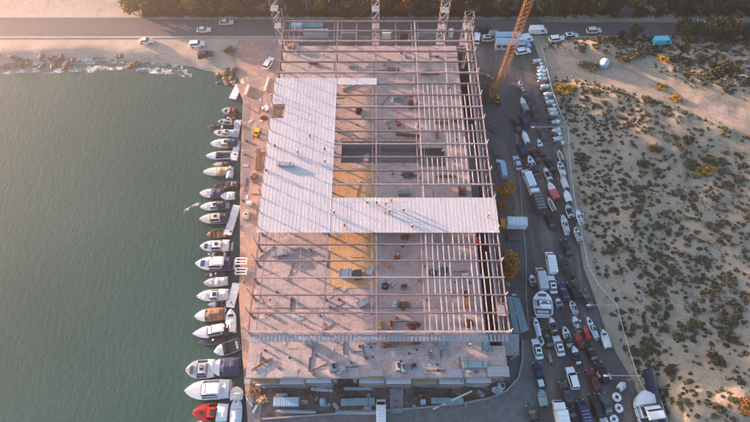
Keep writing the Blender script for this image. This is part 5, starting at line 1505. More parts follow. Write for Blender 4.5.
S = SLAB_Z + .006
ST = [
 # on the white roof
 (285, 164.5, DKZ, 17, 4.5, .7, -3, M_galv, 'sheet_bundle', 'grey bundle of roof sheets lying on the white roof', 'sheet bundle', 'sheets'),
 # far floor
 (291, 46, S, 8, 4, 1.0, 5, M_timber, 'timber_stack', 'timber stack at the left rear of the far floor', 'timber', 'planks'),
 (313, 63, S, 10, 2.5, .5, -4, M_maroon, 'sheet_bundle', 'dark red sheet bundle on the lit rear floor', 'sheet bundle', 'sheets'),
 (352, 66, S, 9, 4, .6, 8, M_galv, 'pipe_bundle', 'steel pipe bundle on the lit rear floor right of the red sheets', 'pipes', 'pipes'),
 (393, 70, S, 12, 4, .8, 0, M_brown, 'timber_stack', 'brown timber stack on the rear floor left of mid column line', 'timber', 'planks'),
 (430, 73, S, 18, 4, .7, 2, M_brown, 'timber_stack', 'long brown timber stack across the rear floor on the right', 'timber', 'planks'),
 (398, 97.5, S, 10, 4.5, 1.6, 2, M_teal, 'site_container', 'dark teal container on the far floor by the white strip end', 'container', 'container'),
 (411, 105, S, 5, 7, 1.2, 0, M_maroon, 'brick_pallet', 'dull red pallet stack beside the far column line', 'pallet', 'sheets'),
 (358.5, 110.5, S, 6.5, 5, 1.1, 30, M_leafd, 'rubble_heap', 'dark green heap of netting on orange sand', 'heap', 'heap'),
 (368, 118, S, 14, 4, .6, -22, M_teal, 'sheet_bundle', 'pale teal sheet bundle lying slanted over orange sand', 'sheet bundle', 'sheets'),
 (352, 85, S, 22, 2.5, .5, 28, M_galv, 'pipe_bundle', 'long steel pipes lying slanted below the white strip', 'pipes', 'pipes'),
 (388, 120, S, 6, 5, .9, 10, M_grey, 'stone_pallet', 'light grey pallet on the middle of the upper floor', 'pallet', 'sheets'),
 (399, 124, S, 4, 3, .9, 0, M_red, 'tool_crate', 'bright red crate on the upper floor', 'crate', 'crate'),
 (408, 134.5, S, 24, 4.5, .8, -7, M_rust, 'rebar_bundle', 'long rusty bars above the floor opening', 'bars', 'pipes'),
 (441, 122.5, S, 14, 2.5, .5, 0, M_brown, 'timber_stack', 'brown timber row among the far roof joists', 'timber', 'planks'),
 (455, 120, S, 8, 3, .9, 0, M_dgrey, 'tool_crate', 'dark crate beneath the far roof joists', 'crate', 'crate'),
 (437, 135, S, 3, 7, .8, 4, M_rust, 'rebar_bundle', 'short rusty bundle under the joists right of the long bars', 'bars', 'pipes'),
 (446, 176, S, 20, 3, .6, 2, M_rust, 'rebar_bundle', 'rusty bars on the right floor below the opening', 'bars', 'pipes'),
 (409, 174, S, 14, 7, 1.3, -10, M_dgrey, 'rubble_heap', 'dark scrap heap on the grey floor above the teal crate', 'heap', 'heap'),
 (404, 193, S, 12, 4.5, 1.0, 2, M_teal, 'sheet_bundle', 'teal sheet stack just above the roof tongue', 'sheet bundle', 'sheets'),
 (460, 191, S, 3, 9, 1.2, 2, M_maroon, 'brick_pallet', 'left narrow dark red pallet under the joists above the tongue', 'pallet', 'sheets'),
 (464.5, 191, S, 3, 9, 1.2, -2, M_rust, 'brick_pallet', 'right narrow rust red pallet under the joists above the tongue', 'pallet', 'sheets'),
 (435, 205, S, 20, 4.5, .9, -1, M_sky, 'sheet_bundle', 'pale blue sheets below the joists beside the tongue', 'sheet bundle', 'sheets'),
 (478, 241, S, 3.5, 6, 1.1, 0, M_red, 'tool_crate', 'upright red crate below the tongue at the right', 'crate', 'crate'),
 (405, 237, S, 7, 5, 1.0, 10, M_brown, 'rubble_heap', 'brown heap in the shade in front of the tongue', 'heap', 'heap'),
 (397, 257, S, 6, 3.5, .9, 18, M_maroon, 'tool_crate', 'maroon crate on the grey middle floor', 'crate', 'crate'),
 (388, 265, S, 3, 4, .8, 0, M_orange, 'tool_crate', 'small orange crate by the mid column line', 'crate', 'crate'),
 (419, 279, S, 3, 4, 1.0, 0, M_orange, 'tool_crate', 'orange crate near the third column line', 'crate', 'crate'),
 (444.5, 271, S, 7, 8, 1.5, 3, M_blue, 'compressor', 'blue compressor between beams on the right floor', 'compressor', 'machine'),
 (433, 272.5, S, 9, 8, .5, 0, M_black, 'cable_coil', 'black cable coil beside the blue compressor', 'cable', 'coil'),
 (385, 286, S, 14, 7, .5, 0, M_black, 'hose_coil', 'black hose coil left on the grey middle floor', 'hose', 'coil'),
 (404, 286.5, S, 6, 4.5, .8, 8, M_dgrey, 'mortar_mixer', 'dark mixer machine at the end of the hose', 'mixer', 'machine'),
 (465, 275, S, 6, 4, .8, 10, M_cream, 'tool_crate', 'cream crate right of the blue compressor', 'crate', 'crate'),
 (481, 276, S, 6, 3, .7, 15, M_teal, 'tool_crate', 'teal crate under the right edge joists', 'crate', 'crate'),
 (395, 303, S, 4, 8, 1.3, 0, M_grey, 'stone_pallet', 'light grey upright pallet on the middle floor', 'pallet', 'sheets'),
 (404, 305, S, 10, 7, .9, 12, M_brown, 'rubble_heap', 'brown heap right of the light grey pallet', 'heap', 'heap'),
 (414, 325, S, 12, 7, 1.0, 0, M_maroon, 'rubble_heap', 'dark red heap by the front truss', 'heap', 'heap'),
 (466, 293, S, 8, 7, 1.1, 0, M_rust, 'rebar_bundle', 'rusty bar pile under the front right joists, upper one', 'bars', 'pipes'),
 (467, 304, S, 7, 6, 1.1, 0, M_orange, 'brick_pallet', 'orange brick pallet under the front right joists', 'pallet', 'sheets'),
 (469, 323, S, 10, 6, 1.0, 0, M_rust, 'rubble_heap', 'rusty heap under the front right joists', 'heap', 'heap'),
 (380, 325, S, 3, 9, 1.4, 0, M_yellow, 'scissor_lift', 'left yellow lift machine behind the front truss', 'lift', 'machine'),
 (391, 325, S, 3.5, 9, 1.5, 0, M_orange, 'scissor_lift', 'right orange lift machine behind the front truss', 'lift', 'machine'),
 # left floor, lower half
 (280, 253, S, 14, 6, .9, 14, M_galv, 'sheet_bundle', 'grey steel sheets on the left floor below the roof', 'sheet bundle', 'sheets'),
 (295, 248, S, 11, 2.5, .7, 12, M_galv, 'pipe_bundle', 'steel pipes slanting up from the grey sheets', 'pipes', 'pipes'),
 (345, 273, S, 13, 9, 1.0, 0, M_grey, 'formwork_stack', 'grey formwork stack on the lit floor, left one', 'formwork', 'sheets'),
 (358, 275, S, 8, 10, .9, 8, M_dgrey, 'formwork_stack', 'dark formwork stack on the lit floor, middle one', 'formwork', 'sheets'),
 (370, 271, S, 9, 7, .8, -6, M_grey, 'rubble_heap', 'grey scrap heap on the lit floor at the mid column line', 'heap', 'heap'),
 (268, 313.5, S, 6, 2.5, .5, -15, M_red, 'tool_crate', 'red crate on the left floor above the front truss', 'crate', 'crate'),
 (362, 303, S, 12, 6, .8, 30, M_grey, 'formwork_stack', 'slanted pale formwork stack at the edge of sun and shade', 'formwork', 'sheets'),
 # front slab
 (308, 341, S, 6, 5.5, 1.7, 2, M_galv, 'site_container', 'small grey container on the sunlit front slab', 'container', 'container'),
 (333, 367, S, 8, 8, 1.6, 10, M_galv, 'generator', 'grey generator on the sunlit front slab edge', 'generator', 'machine'),
 (340, 369, S, 8, 7, 1.2, 0, M_grey, 'rubble_heap', 'grey scrap heap right of the grey generator', 'heap', 'heap'),
 (262, 364, S, 24, 2.2, .35, 32, M_brown, 'plank_pile', 'brown plank pile lying slanted on the left front slab', 'planks', 'planks'),
 (398, 366, S, 4.5, 9, 1.5, 4, M_white, 'generator', 'white generator on the front slab, left of the pair', 'generator', 'machine'),
 (403, 367.5, S, 4, 9, 1.5, 4, M_tarp, 'generator', 'off white generator on the front slab, right of the pair', 'generator', 'machine'),
 (413.5, 366, S, 6, 5, 1.1, 20, M_dgrey, 'compressor', 'dark compressor right of the white generators', 'compressor', 'machine'),
 (475, 365, S, 24, 6, .9, 1, M_teal, 'sheet_bundle', 'teal sheet stack at the right of the front slab', 'sheet bundle', 'sheets'),
 (468.5, 371.5, S, 3.5, 2.6, .9, 0, M_white, 'tool_crate', 'small white crate below the teal sheet stack', 'crate', 'crate'),
 (398, 343, S, 34, 3.5, .6, -2, M_brown, 'timber_stack', 'long brown timber row just in front of the truss', 'timber', 'planks'),
 (417, 341, S, 7, 6, .9, 0, M_dgrey, 'stone_pallet', 'dark pallet right of the long timber row', 'pallet', 'sheets'),
 (430, 338.5, S, 4, 3, 1.0, 0, M_red, 'tool_crate', 'red crate against the front truss', 'crate', 'crate'),
 (442, 344, S, 8, 10, .7, 20, M_teal, 'formwork_stack', 'teal formwork leaning on the front slab', 'formwork', 'sheets'),
 (485, 346, S, 9, 8, .8, 0, M_teal, 'formwork_stack', 'teal formwork stack near the corner landing', 'formwork', 'sheets'),
 (431, 356, S, 4, 4, .7, 0, M_brown, 'tool_crate', 'brown crate in the middle of the front slab', 'crate', 'crate'),
 (386, 345, S, 7, 4, .8, 6, M_rust, 'rubble_heap', 'rusty heap at the sun edge of the front slab', 'heap', 'heap'),
 # ground in front
 (286.5, 402, .03, 24, 8, 2.2, 0, M_sky, 'site_container', 'pale blue grey site container in front of the building', 'container', 'container'),
 (282, 395, .03, 11, 3, 1.2, 2, M_galv, 'sheet_bundle', 'grey sheet bundle behind the pale site container', 'sheet bundle', 'sheets'),
 (296, 411.5, .03, 40, 4.5, 1.0, -1, M_galv, 'pipe_bundle', 'long galvanised pipe stack below the site container', 'pipes', 'pipes'),
 (322, 402, .03, 4, 7, 1.3, 0, M_sky, 'tool_crate', 'pale blue upright crate right of the site container', 'crate', 'crate'),
 (324, 386, 2.5, 14, 3.5, .6, 0, M_galv, 'sheet_bundle', 'grey sheets under the front slab edge, left one', 'sheet bundle', 'sheets'),
 (322, 390, .03, 22, 3, .9, -4, M_grey, 'sheet_bundle', 'pale grey long sheets before the piers', 'sheet bundle', 'sheets'),
 (358, 388, .03, 30, 4, .9, 0, M_galv, 'pipe_bundle', 'steel pipes before the piers left of the walkway', 'pipes', 'pipes'),
 (358, 402, .03, 34, 7, 1.2, 1, M_teal, 'sheet_bundle', 'broad teal sheet stack left of the walkway', 'sheet bundle', 'sheets'),
 (357, 412, .03, 46, 5, 1.0, 0, M_galv, 'pipe_bundle', 'longest galvanised pipe stack left of the white van', 'pipes', 'pipes'),
 (423, 402, .03, 5, 5, 1.2, 0, M_sky, 'tool_crate', 'pale blue crate right of the walkway', 'crate', 'crate'),
 (447, 401, .03, 32, 5.5, .9, 0, M_teal, 'sheet_bundle', 'long teal sheet stack near the curved kerb', 'sheet bundle', 'sheets'),
 (432, 389, .03, 34, 4, 1.0, 0, M_dgrey, 'timber_stack', 'dark timber stack before the piers right of the walkway', 'timber', 'planks'),
 (464, 391, .03, 26, 5, 1.0, -6, M_brown, 'timber_stack', 'brown timber stack inside the curved kerb', 'timber', 'planks'),
 (420, 396, .03, 16, 4, .8, 5, M_brown, 'rubble_heap', 'brown rubble heap right of the walkway', 'heap', 'heap'),
 (343, 395, .03, 16, 5, .9, 5, M_dgrey, 'rubble_heap', 'dark rubble heap among the pipe stacks', 'heap', 'heap'),
 (310, 396, .03, 12, 5, .8, 0, M_brown, 'rubble_heap', 'brown rubble heap behind the long pipe stack', 'heap', 'heap'),
 (501, 386, .03, 7, 6, 1.4, 0, M_sky, 'site_cabinet', 'pale blue cabinet at the right front corner', 'cabinet', 'machine'),
 # right of the building
 (503, 171, .03, 5, 15, 2.4, 3, M_sky, 'site_container', 'narrow pale blue container right of the frame', 'container', 'container'),
 (500, 162, .03, 8, 3, .8, -12, M_tarp, 'sheet_bundle', 'pale sheets above the narrow container', 'sheet bundle', 'sheets'),
 (497, 153, .03, 6, 8, 1.0, 0, M_brown, 'timber_stack', 'brown timber below the crane beside the frame', 'timber', 'planks'),
 (494, 128, .03, 7, 10, 1.2, 5, M_dgrey, 'rubble_heap', 'dark heap below the crane body', 'heap', 'heap'),
 (489, 76, .03, 10, 14, 1.2, 20, M_dgrey, 'rubble_heap', 'dark scrap heap behind the crane', 'heap', 'heap'),
 (520, 219, .03, 4, 5, 1.6, 0, M_orange, 'tool_crate', 'orange crate above the orange cabbed truck', 'crate', 'crate'),
 (512, 238, .03, 9, 6, 1.1, 0, M_dgrey, 'timber_stack', 'dark timber pile below the orange cabbed truck', 'timber', 'planks'),
 # behind the building
 (316, 33.5, .03, 24, 4.5, 2.4, 1, M_sky, 'site_container', 'left long pale blue container behind the frame', 'container', 'container'),
 (349, 34.5, .03, 16, 4.5, 2.4, 0, M_galv, 'site_container', 'grey container behind the frame, right of the long blue one', 'container', 'container'),
 (386.5, 34.5, .03, 9, 4.5, 2.4, 0, M_white, 'site_container', 'short white container behind the frame', 'container', 'container'),
 (404, 35, .03, 9, 5, 2.3, 0, M_dgrey, 'site_container', 'dark container behind the frame beside the white one', 'container', 'container'),
 (427, 34, .03, 20, 5, 2.4, 1, M_teal, 'site_container', 'teal container behind the frame near the right tower', 'container', 'container'),
 (451, 33, .03, 4, 5, 2.2, 0, M_white, 'site_container', 'small white cabin behind the frame near the right corner', 'container', 'container'),
 (297, 26.5, .03, 10, 7, 2.4, 2, M_sky, 'site_container', 'blue grey container at the road behind the left rear corner', 'container', 'container'),
 (312, 26, .03, 22, 7, .9, 0, M_teal, 'sheet_bundle', 'broad blue grey sheets by the road behind the frame', 'sheet bundle', 'sheets'),
 # quay
 (258, 160, .07, 4, 26, .9, 4, M_brown, 'timber_stack', 'long brown timber pile along the quay', 'timber', 'planks'),
 (267, 84, .07, 3, 18, .7, -8, M_grey, 'pipe_bundle', 'pale pipes lying along the upper quay', 'pipes', 'pipes'),
 (247, 90, .07, 3, 13, .6, -8, M_cream, 'sheet_bundle', 'cream sheets along the quay edge near the floating dock', 'sheet bundle', 'sheets'),
 (249, 203, .07, 5, 4, 1.0, 0, M_white, 'tool_crate', 'upper white crate on the quay', 'crate', 'crate'),
 (246, 215, .07, 5, 9, 1.0, -4, M_grey, 'tool_crate', 'long grey crate on the quay below the white one', 'crate', 'crate'),
 (265, 108, .07, 7, 8, 1.0, 0, M_tarp, 'rubble_heap', 'pale heap on the quay by the roof notch', 'heap', 'heap'),
 (264, 117, .07, 6, 4, .9, 0, M_maroon, 'rubble_heap', 'maroon heap on the quay by the roof notch', 'heap', 'heap'),
 (254, 178, .07, 5, 10, .9, 6, M_brown, 'rubble_heap', 'brown heap at the lower end of the quay timber', 'heap', 'heap'),
 (256, 390, .06, 14, 9, 1.3, 0, M_brown, 'rubble_heap', 'brown earth and debris heap left of the front piers', 'heap', 'heap'),
 (263, 399, .06, 12, 8, 1.0, 30, M_timber, 'rubble_heap', 'tan debris heap left of the site container', 'heap', 'heap'),
 (249, 372, .06, 11, 9, 1.0, 10, M_dgrey, 'rubble_heap', 'grey debris heap on the quay by the front slab', 'heap', 'heap'),
 (271, 377, .06, 10, 4, .9, 0, M_brown, 'timber_stack', 'timber stack at the left foot of the front slab', 'timber', 'planks'),
]
for a in ST: stack(*a)

# offcuts and litter of the work: planks, sheets, blocks and bars left on the floors and the ground
OFF = []
for nm, mt, dims in (('plank', M_timber, (2.6, .22, .06)), ('plank', M_brown, (3.6, .24, .06)), ('board', M_galv, (1.6, .9, .05)), ('board', M_grey, (1.2, .6, .06)), ('block', M_dgrey, (.6, .45, .4)), ('block', M_rust, (.5, .5, .35)), ('steel_bar', M_rust, (4.2, .12, .12)), ('steel_bar', M_dgrey, (3.0, .14, .14)), ('bucket', M_black, (.4, .4, .45))):
    m_ = MB()
    if nm == 'bucket':
        m_.tube((0, 0, 0), (0, 0, .42), .2, 10, .25)
    else:
        m_.box((0, 0, dims[2] / 2), dims, 0, (.97, .97)); 
    OFF.append((nm, mesh_of(m_, nm, mt), mt))
WORDS = {'plank': 'loose %s plank lying about the site', 'board': 'loose %s board lying about the site', 'block': 'small %s block lying about the site', 'steel_bar': 'loose %s steel bar lying about the site', 'bucket': '%s bucket standing about the site'}
CN = {M_timber.name: 'tan', M_brown.name: 'brown', M_galv.name: 'grey', M_grey.name: 'pale', M_dgrey.name: 'dark', M_rust.name: 'rusty', M_black.name: 'black'}
ro = random.Random(21)
def litter(n, u0, u1, v0, v1, z, ok=None):
    for k in range(n):
        u, v = ro.uniform(u0, u1), ro.uniform(v0, v1)
        p = P(u, v, z)
        if ok and not ok(p): continue
        nm, me_, mt = ro.choice(OFF)
        o = link(nm, me_); o.location = (p.x, p.y, z); o.rotation_euler = (0, 0, ro.choice((0, PI / 2, ro.uniform(0, 3), ro.uniform(0, 3))))
        f = ro.uniform(.7, 1.2); o.scale = (f, f, f)
        tag(o, WORDS[nm] % CN[mt.name], nm.replace('_', ' '), 'loose %s %ss about the site' % (CN[mt.name], nm.replace('_', ' ')))
onslab = lambda p: -25 < p.x < 22.5 and not (vx0 - .5 < p.x < vx1 + .5 and vy0 - 1.5 < p.y < vy1 + .5)
litter(45, 255, 480, 235, 330, S, onslab)
litter(50, 256, 490, 338, 374, S, onslab)
litter(45, 338, 480, 88, 196, S, onslab)
litter(25, 285, 465, 50, 76, S, onslab)
litter(70, 276, 488, 384, 410, .012)
litter(35, 240, 272, 90, 230, .07, lambda p: edge_x(QUAY, p.y) + .8 < p.x < -26.5)
litter(30, 245, 272, 378, 412, .066, lambda p: edge_x(QUAY, p.y) + .8 < p.x < -25)
litter(30, 488, 520, 60, 330, .015, lambda p: 28 < p.x < 36)

# white cradles on the quay
for (u, v, lb) in ((241, 261, 'upper white boat cradle on the quay'), (241, 271, 'lower white boat cradle on the quay')):
    p = P(u, v, 1.0); t_ = thing('boat_cradle', (p.x, p.y, .07), lb, 'cradle')
    for sx in (-1, 1):
        MB().bar((sx * 1.3, -.8, .9), (sx * 1.3, .8, .9), .22, .22).build('side_rail', M_white, t_)
        for sy in (-1, 1): MB().tube((sx * 1.3, sy * .7, 0), (sx * 1.3, sy * .7, .85), .08, 6).build('leg', M_white, t_)
    for f in (-1, 0, 1): MB().bar((-1.3, f * .75, .93), (1.3, f * .75, .93), .26, .16).build('cross_bar', M_white, t_)
# small yellow dumper on the quay
p = P(257, 133, .6); t_ = thing('site_dumper', (p.x, p.y, .07), 'small yellow dumper on the quay beside the white roof edge', 'dumper', R(80))
MB().box((.6, 0, .95), (1.2, 1.2, .6), 0, (1.25, 1.2)).build('skip', M_yellow, t_); MB().box((-.6, 0, .75), (1.3, 1.1, .5), 0, (.9, .9)).build('body', M_yellow, t_)
MB().box((-.5, 0, 1.2), (.5, .6, .35)).build('seat', M_black, t_)
for sx in (-.8, .7):
    for sy in (-.65, .65): MB().tube((sx, sy - .14, .4), (sx, sy + .14, .4), .4, 12).build('wheel', M_tyre, t_)
# bent white pipe lying on the earth at the bottom left
p = P(246, 397, .3); q = P(249, 402, .3); r_ = P(253, 406.5, .3)
m_ = MB(); m_.tube(p, q, .1); m_.tube(q, r_, .1); o = m_.build('drain_pipe', M_white); tag(o, 'bent thin white pipe lying on the brown earth at the bottom left', 'pipe')
m_ = MB(); a_ = P(253, 413, .2); b_ = P(257, 405, .2); m_.bar(a_ + Vector((0, 0, .1)), b_ + Vector((0, 0, .1)), .5, .2); tag(m_.build('timber_baulk', M_cream), 'pale timber baulk at the end of the bent white pipe', 'timber')
m_ = MB(); a_ = P(433, 409, .2); b_ = P(472, 391, 1.6); m_.bar(a_, b_, .35, .12); tag(m_.build('gangplank', M_cream), 'pale gangplank leaning on the brown timber inside the curved kerb', 'plank')
# concrete walkway from the front road to the building
a_, b_ = P(390, 413, 0), P(403, 389, 0)
m_ = MB(); m_.box(((a_.x + b_.x) / 2, (a_.y + b_.y) / 2, .12), (b_.x - a_.x, b_.y - a_.y, .24)); tag(m_.build('walkway', M_conc), kind='structure')
# round white paddling tub and spoil
p = P(497, 390, .3); t_ = thing('round_tub', (p.x, p.y, .03), 'round pink white tub at the right front corner', 'tub')
m_ = MB(); n = 20
secs = [[(r_ * math.cos(2 * PI * i / n), r_ * .62 * math.sin(2 * PI * i / n), z) for i in range(n)] for (r_, z) in ((1.1, 0), (1.2, .5), (1.05, .5), (1.0, .12))]
m_.loft(secs); m_.build('shell', M_cream, t_); MB().tube((0, 0, .12), (0, 0, .16), .6, 14).build('water_fill', M_sky, t_)

# two long teal roofs of open sheds
for (pts, lb) in (([(507, 297), (512, 297), (519, 333), (514, 333)], 'left long teal sheet roof shelter beside the frame'), ([(513, 297), (519, 299), (528, 330), (521, 333)], 'right long teal sheet roof shelter beside the yard road')):
    q = [P(u, v, 3.0) for u, v in pts]; c = sum(q, Vector()) / 4
    t_ = thing('roof_shelter', (c.x, c.y, 0.02), lb, 'shelter')
    l = [(w - c) for w in q]
    m_ = MB(); m_.add([(w.x, w.y, 3.0 + (.35 if i in (1, 2) else 0)) for i, w in enumerate(l)] + [(w.x, w.y, 2.92 + (.35 if i in (1, 2) else 0)) for i, w in enumerate(l)], [(0, 1, 2, 3), (7, 6, 5, 4), (0, 1, 5, 4), (1, 2, 6, 5), (2, 3, 7, 6), (3, 0, 4, 7)])
    m_.build('roof_sheet', M_teal, t_)
    m_ = MB()
    for k in range(1, 12):
        a_ = l[0].lerp(l[3], k / 12); b_ = l[1].lerp(l[2], k / 12); m_.bar((a_.x, a_.y, 3.03), (b_.x, b_.y, 3.38), .08, .05)
    m_.build('seam', M_teal, t_)
    for w in l: MB().tube((w.x * .95, w.y * .95, 0), (w.x * .95, w.y * .95, 2.9), .08).build('post', M_galv, t_)

# blue grey sheds by the back road
def shed(u, v, lu, lv, h, rz, m, label):
    s_ = scale_at(v); p = P(u, v, h); t_ = thing('shed', (p.x, p.y, .02), label, 'shed', R(rz))
    a, b_ = lu / s_, lv / s_ / .72
    MB().box((0, 0, h * .4), (a * .96, b_ * .92, h * .8)).build('wall', M_grey, t_)
    m_ = MB(); secs = [[(x, -b_ / 2, h * .8), (x, 0, h), (x, b_ / 2, h * .8), (x, b_ / 2, h * .8 - .12), (x, 0, h - .12), (x, -b_ / 2, h * .8 - .12)] for x in (-a / 2, a / 2)]
    m_.loft(secs); rf = m_.build('roof', m, t_)
    m_ = MB()
    for k in range(int(a)): m_.bar((-a / 2 + .5 + k, -b_ / 2, h * .8 + .02), (-a / 2 + .5 + k, 0, h + .02), .07, .05); m_.bar((-a / 2 + .5 + k, 0, h + .02), (-a / 2 + .5 + k, b_ / 2, h * .8 + .02), .07, .05)
    m_.build('roof_rib', m, rf)
    d = MB().box((a * .2, -b_ * .46 - .03, h * .32), (2.2, .06, h * .62)).build('door', M_dgrey, t_)
    MB().box((a * .2 + .9, -b_ * .46 - .09, h * .32), (.08, .08, .3)).build('handle', M_galv, d)
    for f in (-.35, -.1): MB().box((a * f, -b_ * .46 - .02, h * .5), (1.2, .05, .8)).build('window', M_glass, t_)
shed(508, 32.5, 24, 5, 3.4, 1, M_sky, 'upper blue grey shed along the back road')
shed(508, 39.5, 22, 6, 3.4, -2, M_sky, 'lower blue grey shed above the parked grey car')
shed(494, 31, 8, 5, 3.0, 0, M_teal, 'small teal roofed shed left of the blue grey sheds')

# round white tank in the dunes
p = P(603.5, 65, 1.5); z0 = float(hfun(p.x, p.y)); t_ = thing('water_tank', (p.x, p.y, z0 - .2), 'round white water tank among the dune bushes', 'tank')
n = 28; secs = [[(r_ * math.cos(2 * PI * i / n), r_ * math.sin(2 * PI * i / n), z) for i in range(n)] for (r_, z) in ((1.3, 0), (1.35, 1.7), (1.28, 1.95), (1.0, 2.25), (.5, 2.5), (.12, 2.6))]
MB().loft(secs).build('shell', M_sky, t_, True); MB().tube((0, 0, 2.55), (0, 0, 2.75), .35, 12).build('hatch', M_grey, t_)
MB().tube((1.40, 0, .2), (1.40, 0, 1.7), .06, 6).build('inlet_pipe', M_galv, t_)

# white ring floats and buoys at the yard's lower right
def ring(u, v, r_, lb, sy=1.0):
    p = P(u, v, .4); t_ = thing('ring_float', (p.x, p.y, gz(p)), lb, 'float')
    m_ = MB(); n = 20; secs = []
    for i in range(n + 1):
        t = 2 * PI * i / n; c = Vector((math.cos(t), math.sin(t) * sy, 0))
        secs.append([tuple(c * (r_ + .32 * math.cos(q)) + Vector((0, 0, .32 + .32 * math.sin(q)))) for q in [2 * PI * k / 8 for k in range(8)]])
    m_.loft(secs, cap=False); m_.build('tube', M_white, t_, True)
    MB().tube((0, 0, .3), (0, 0, .4), max(r_ - .3, .3), 14).build('floor', M_dgrey, t_)
    for k in range(4): t = k * PI / 2 + .4; MB().box((math.cos(t) * r_, math.sin(t) * r_ * sy, .66), (.3, .3, .06), t).build('grip', M_grey, t_)
ring(617, 397, .68, 'white ring float, topmost of the ring column')
ring(619, 408, .62, 'white ring float, middle of the ring column')
ring(614, 419, .64, 'white ring float, lowest of the ring column, set to the left')
ring(540, 341, .8, 'white ring float lying alone in the upper yard road')
tarp_boat(620, 386.5, 9, 7, 40, M_white, M_tarp, 'small white dinghy above the ring float column')
tarp_boat(607, 377, 7, 4, 100, M_cream, M_white, 'cream dinghy beside the lower lamp arm')
tarp_boat(597, 375, 7, 4.5, 95, M_timber, M_timber, 'tan dinghy above the dull maroon car')
tarp_boat(549, 359, 9, 3.2, 95, M_timber, M_timber, 'small tan dinghy alone in the road middle')

# dark timber wall at the lower right
a_, b_ = P(645, 369, 1.5), P(660, 430, 1.5)
d_ = (b_ - a_); t_ = thing('timber_wall', (a_.x, a_.y, 0), 'dark leaning timber wall between the big yacht and the lit dune', 'wall', math.atan2(d_.y, d_.x))
L_ = Vector((d_.x, d_.y)).length
m_ = MB()
for k in range(6): m_.box((L_ / 2, -.1 + .09 * k, .5 + k * .5), (L_, .14, .47))
m_.build('planking', M_navy, t_)
for k in range(6): MB().bar((L_ * k / 5.01 + .2, .45, 0), (L_ * k / 5.01 + .2, .62, 3.2), .22, .22).build('post', M_brown, t_)
MB().box((L_ / 2, .5, 3.1), (L_, .5, .12)).build('cap', M_dgrey, t_)

# street lamps with a long arm over the yard
for (u0, u1, v, lb) in ((533, 566, 127, 'upper street lamp reaching over the yard from the fence'), (589, 614, 305, 'middle street lamp reaching over the yard from the fence'), (606, 641, 375.5, 'lower street lamp reaching over the yard from the timber wall')):
    z = 6.0; a_, b_ = P(u0, v, z), P(u1, v, z); t_ = thing('street_lamp', (b_.x, b_.y, 0), lb, 'street lamp')
    d = a_ - b_
    MB().tube((0, 0, 0), (0, 0, z - .05), .12, 8, .07).build('pole', M_galv, t_)
    MB().tube((0, 0, .0), (0, 0, .5), .22, 8).build('base', M_wall, t_)
    MB().bar((0, 0, z), (d.x, d.y, z), .13, .12).build('arm', M_galv, t_)
    hd = MB().box((d.x, d.y, z - .05), (.9, .42, .18), 0, (.9, .8)).build('lamp_head', M_tarp, t_)
    MB().box((d.x, d.y, z - .17), (.8, .36, .04)).build('lens', M_lamp, hd)

# fence along the yard
FL = [P(u_, v_) for u_, v_ in ((540, 50), (544, 66), (551, 95), (560, 118), (566.5, 130), (568, 165), (573, 205), (579, 232), (586, 268), (597, 288), (614, 307), (619, 327), (625, 348), (634, 376), (640, 388), (650, 410))]
fe = thing('perimeter_fence', (FENCE[0].x, FENCE[0].y, 0), 'thin pale rail fence between the yard and the dunes', 'fence')
FO = Vector((FENCE[0].x, FENCE[0].y, 0))
rails = MB(); npost = 0
pp = None
for i in range(len(FL) - 1):
    a_, b_ = FL[i], FL[i + 1]; n = max(2, int((b_ - a_).length / 2.6))
    for k in range(n):
        q = a_.lerp(b_, k / n); q.z = max(float(hfun(q.x, q.y)), 0)
        MB().tube(q - FO, q - FO + Vector((0, 0, 1.5)), .05, 5).build('post', M_galv, fe)
        if pp is not None:
            for zz in (1.45,): rails.bar(pp - FO + Vector((0, 0, zz)), q - FO + Vector((0, 0, zz)), .10, .08)
        pp = q
rails.build('rail', M_tarp, fe)
mb = MB()
for i in range(1, len(FENCE) - 2):
    mb.bar(FENCE[i] + Vector((0, 0, .08)), FENCE[i + 1] + Vector((0, 0, .08)), .2, .2)
struct(mb, 'yard_kerb', mat('dirty_kerb', (0.12, 0.11, 0.105), .9, .3, .6))
# kerb between building ground and yard road
KL = [P(516, 120), P(519, 170), P(522, 215), P(526, 260), P(526, 300), P(529, 330)]
mb = MB()
for i in range(len(KL) - 1): mb.bar(KL[i] + Vector((0, 0, .08)), KL[i + 1] + Vector((0, 0, .08)), .3, .2)
struct(mb, 'building_kerb', M_conc)

# ------------------------------------------------------------------ trees and scrub
def leaf_cloud(seed, n, rx, rz, size, lobes, base=.0, flat=0.0):
    r_ = random.Random(seed); m_ = MB()
    L_ = []
    for k in range(lobes):
        th = r_.uniform(0, 6.28); d = r_.uniform(.15, .68) * rx
        L_.append((Vector((math.cos(th) * d, math.sin(th) * d, base + rz * r_.uniform(.3, .85))), rx * r_.uniform(.28, .52), rz * r_.uniform(.22, .4)))
    for k in range(n):
        c, a, b_ = r_.choice(L_)
        v = Vector((r_.gauss(0, 1), r_.gauss(0, 1), r_.gauss(0, 1))).normalized() * (r_.random() ** .4)
        p = c + Vector((v.x * a, v.y * a, v.z * b_))
        if p.z < base * .8: p.z = base * .8 + r_.random() * .2
        s_ = size * r_.uniform(.6, 1.4)
        u_ = Vector((r_.gauss(0, 1), r_.gauss(0, 1), r_.gauss(0, .6))).normalized(); w_ = u_.orthogonal().normalized()
        w_ = (Matrix.Rotation(r_.uniform(0, 6.28), 3, u_) @ w_)
        m_.add([p - u_ * s_ - w_ * s_ * .3, p + w_ * s_ * .7 - u_ * s_ * .2, p + u_ * s_ + w_ * s_ * .2, p - w_ * s_ * .6 + u_ * s_ * .1], [(0, 1, 2, 3)])
    return m_
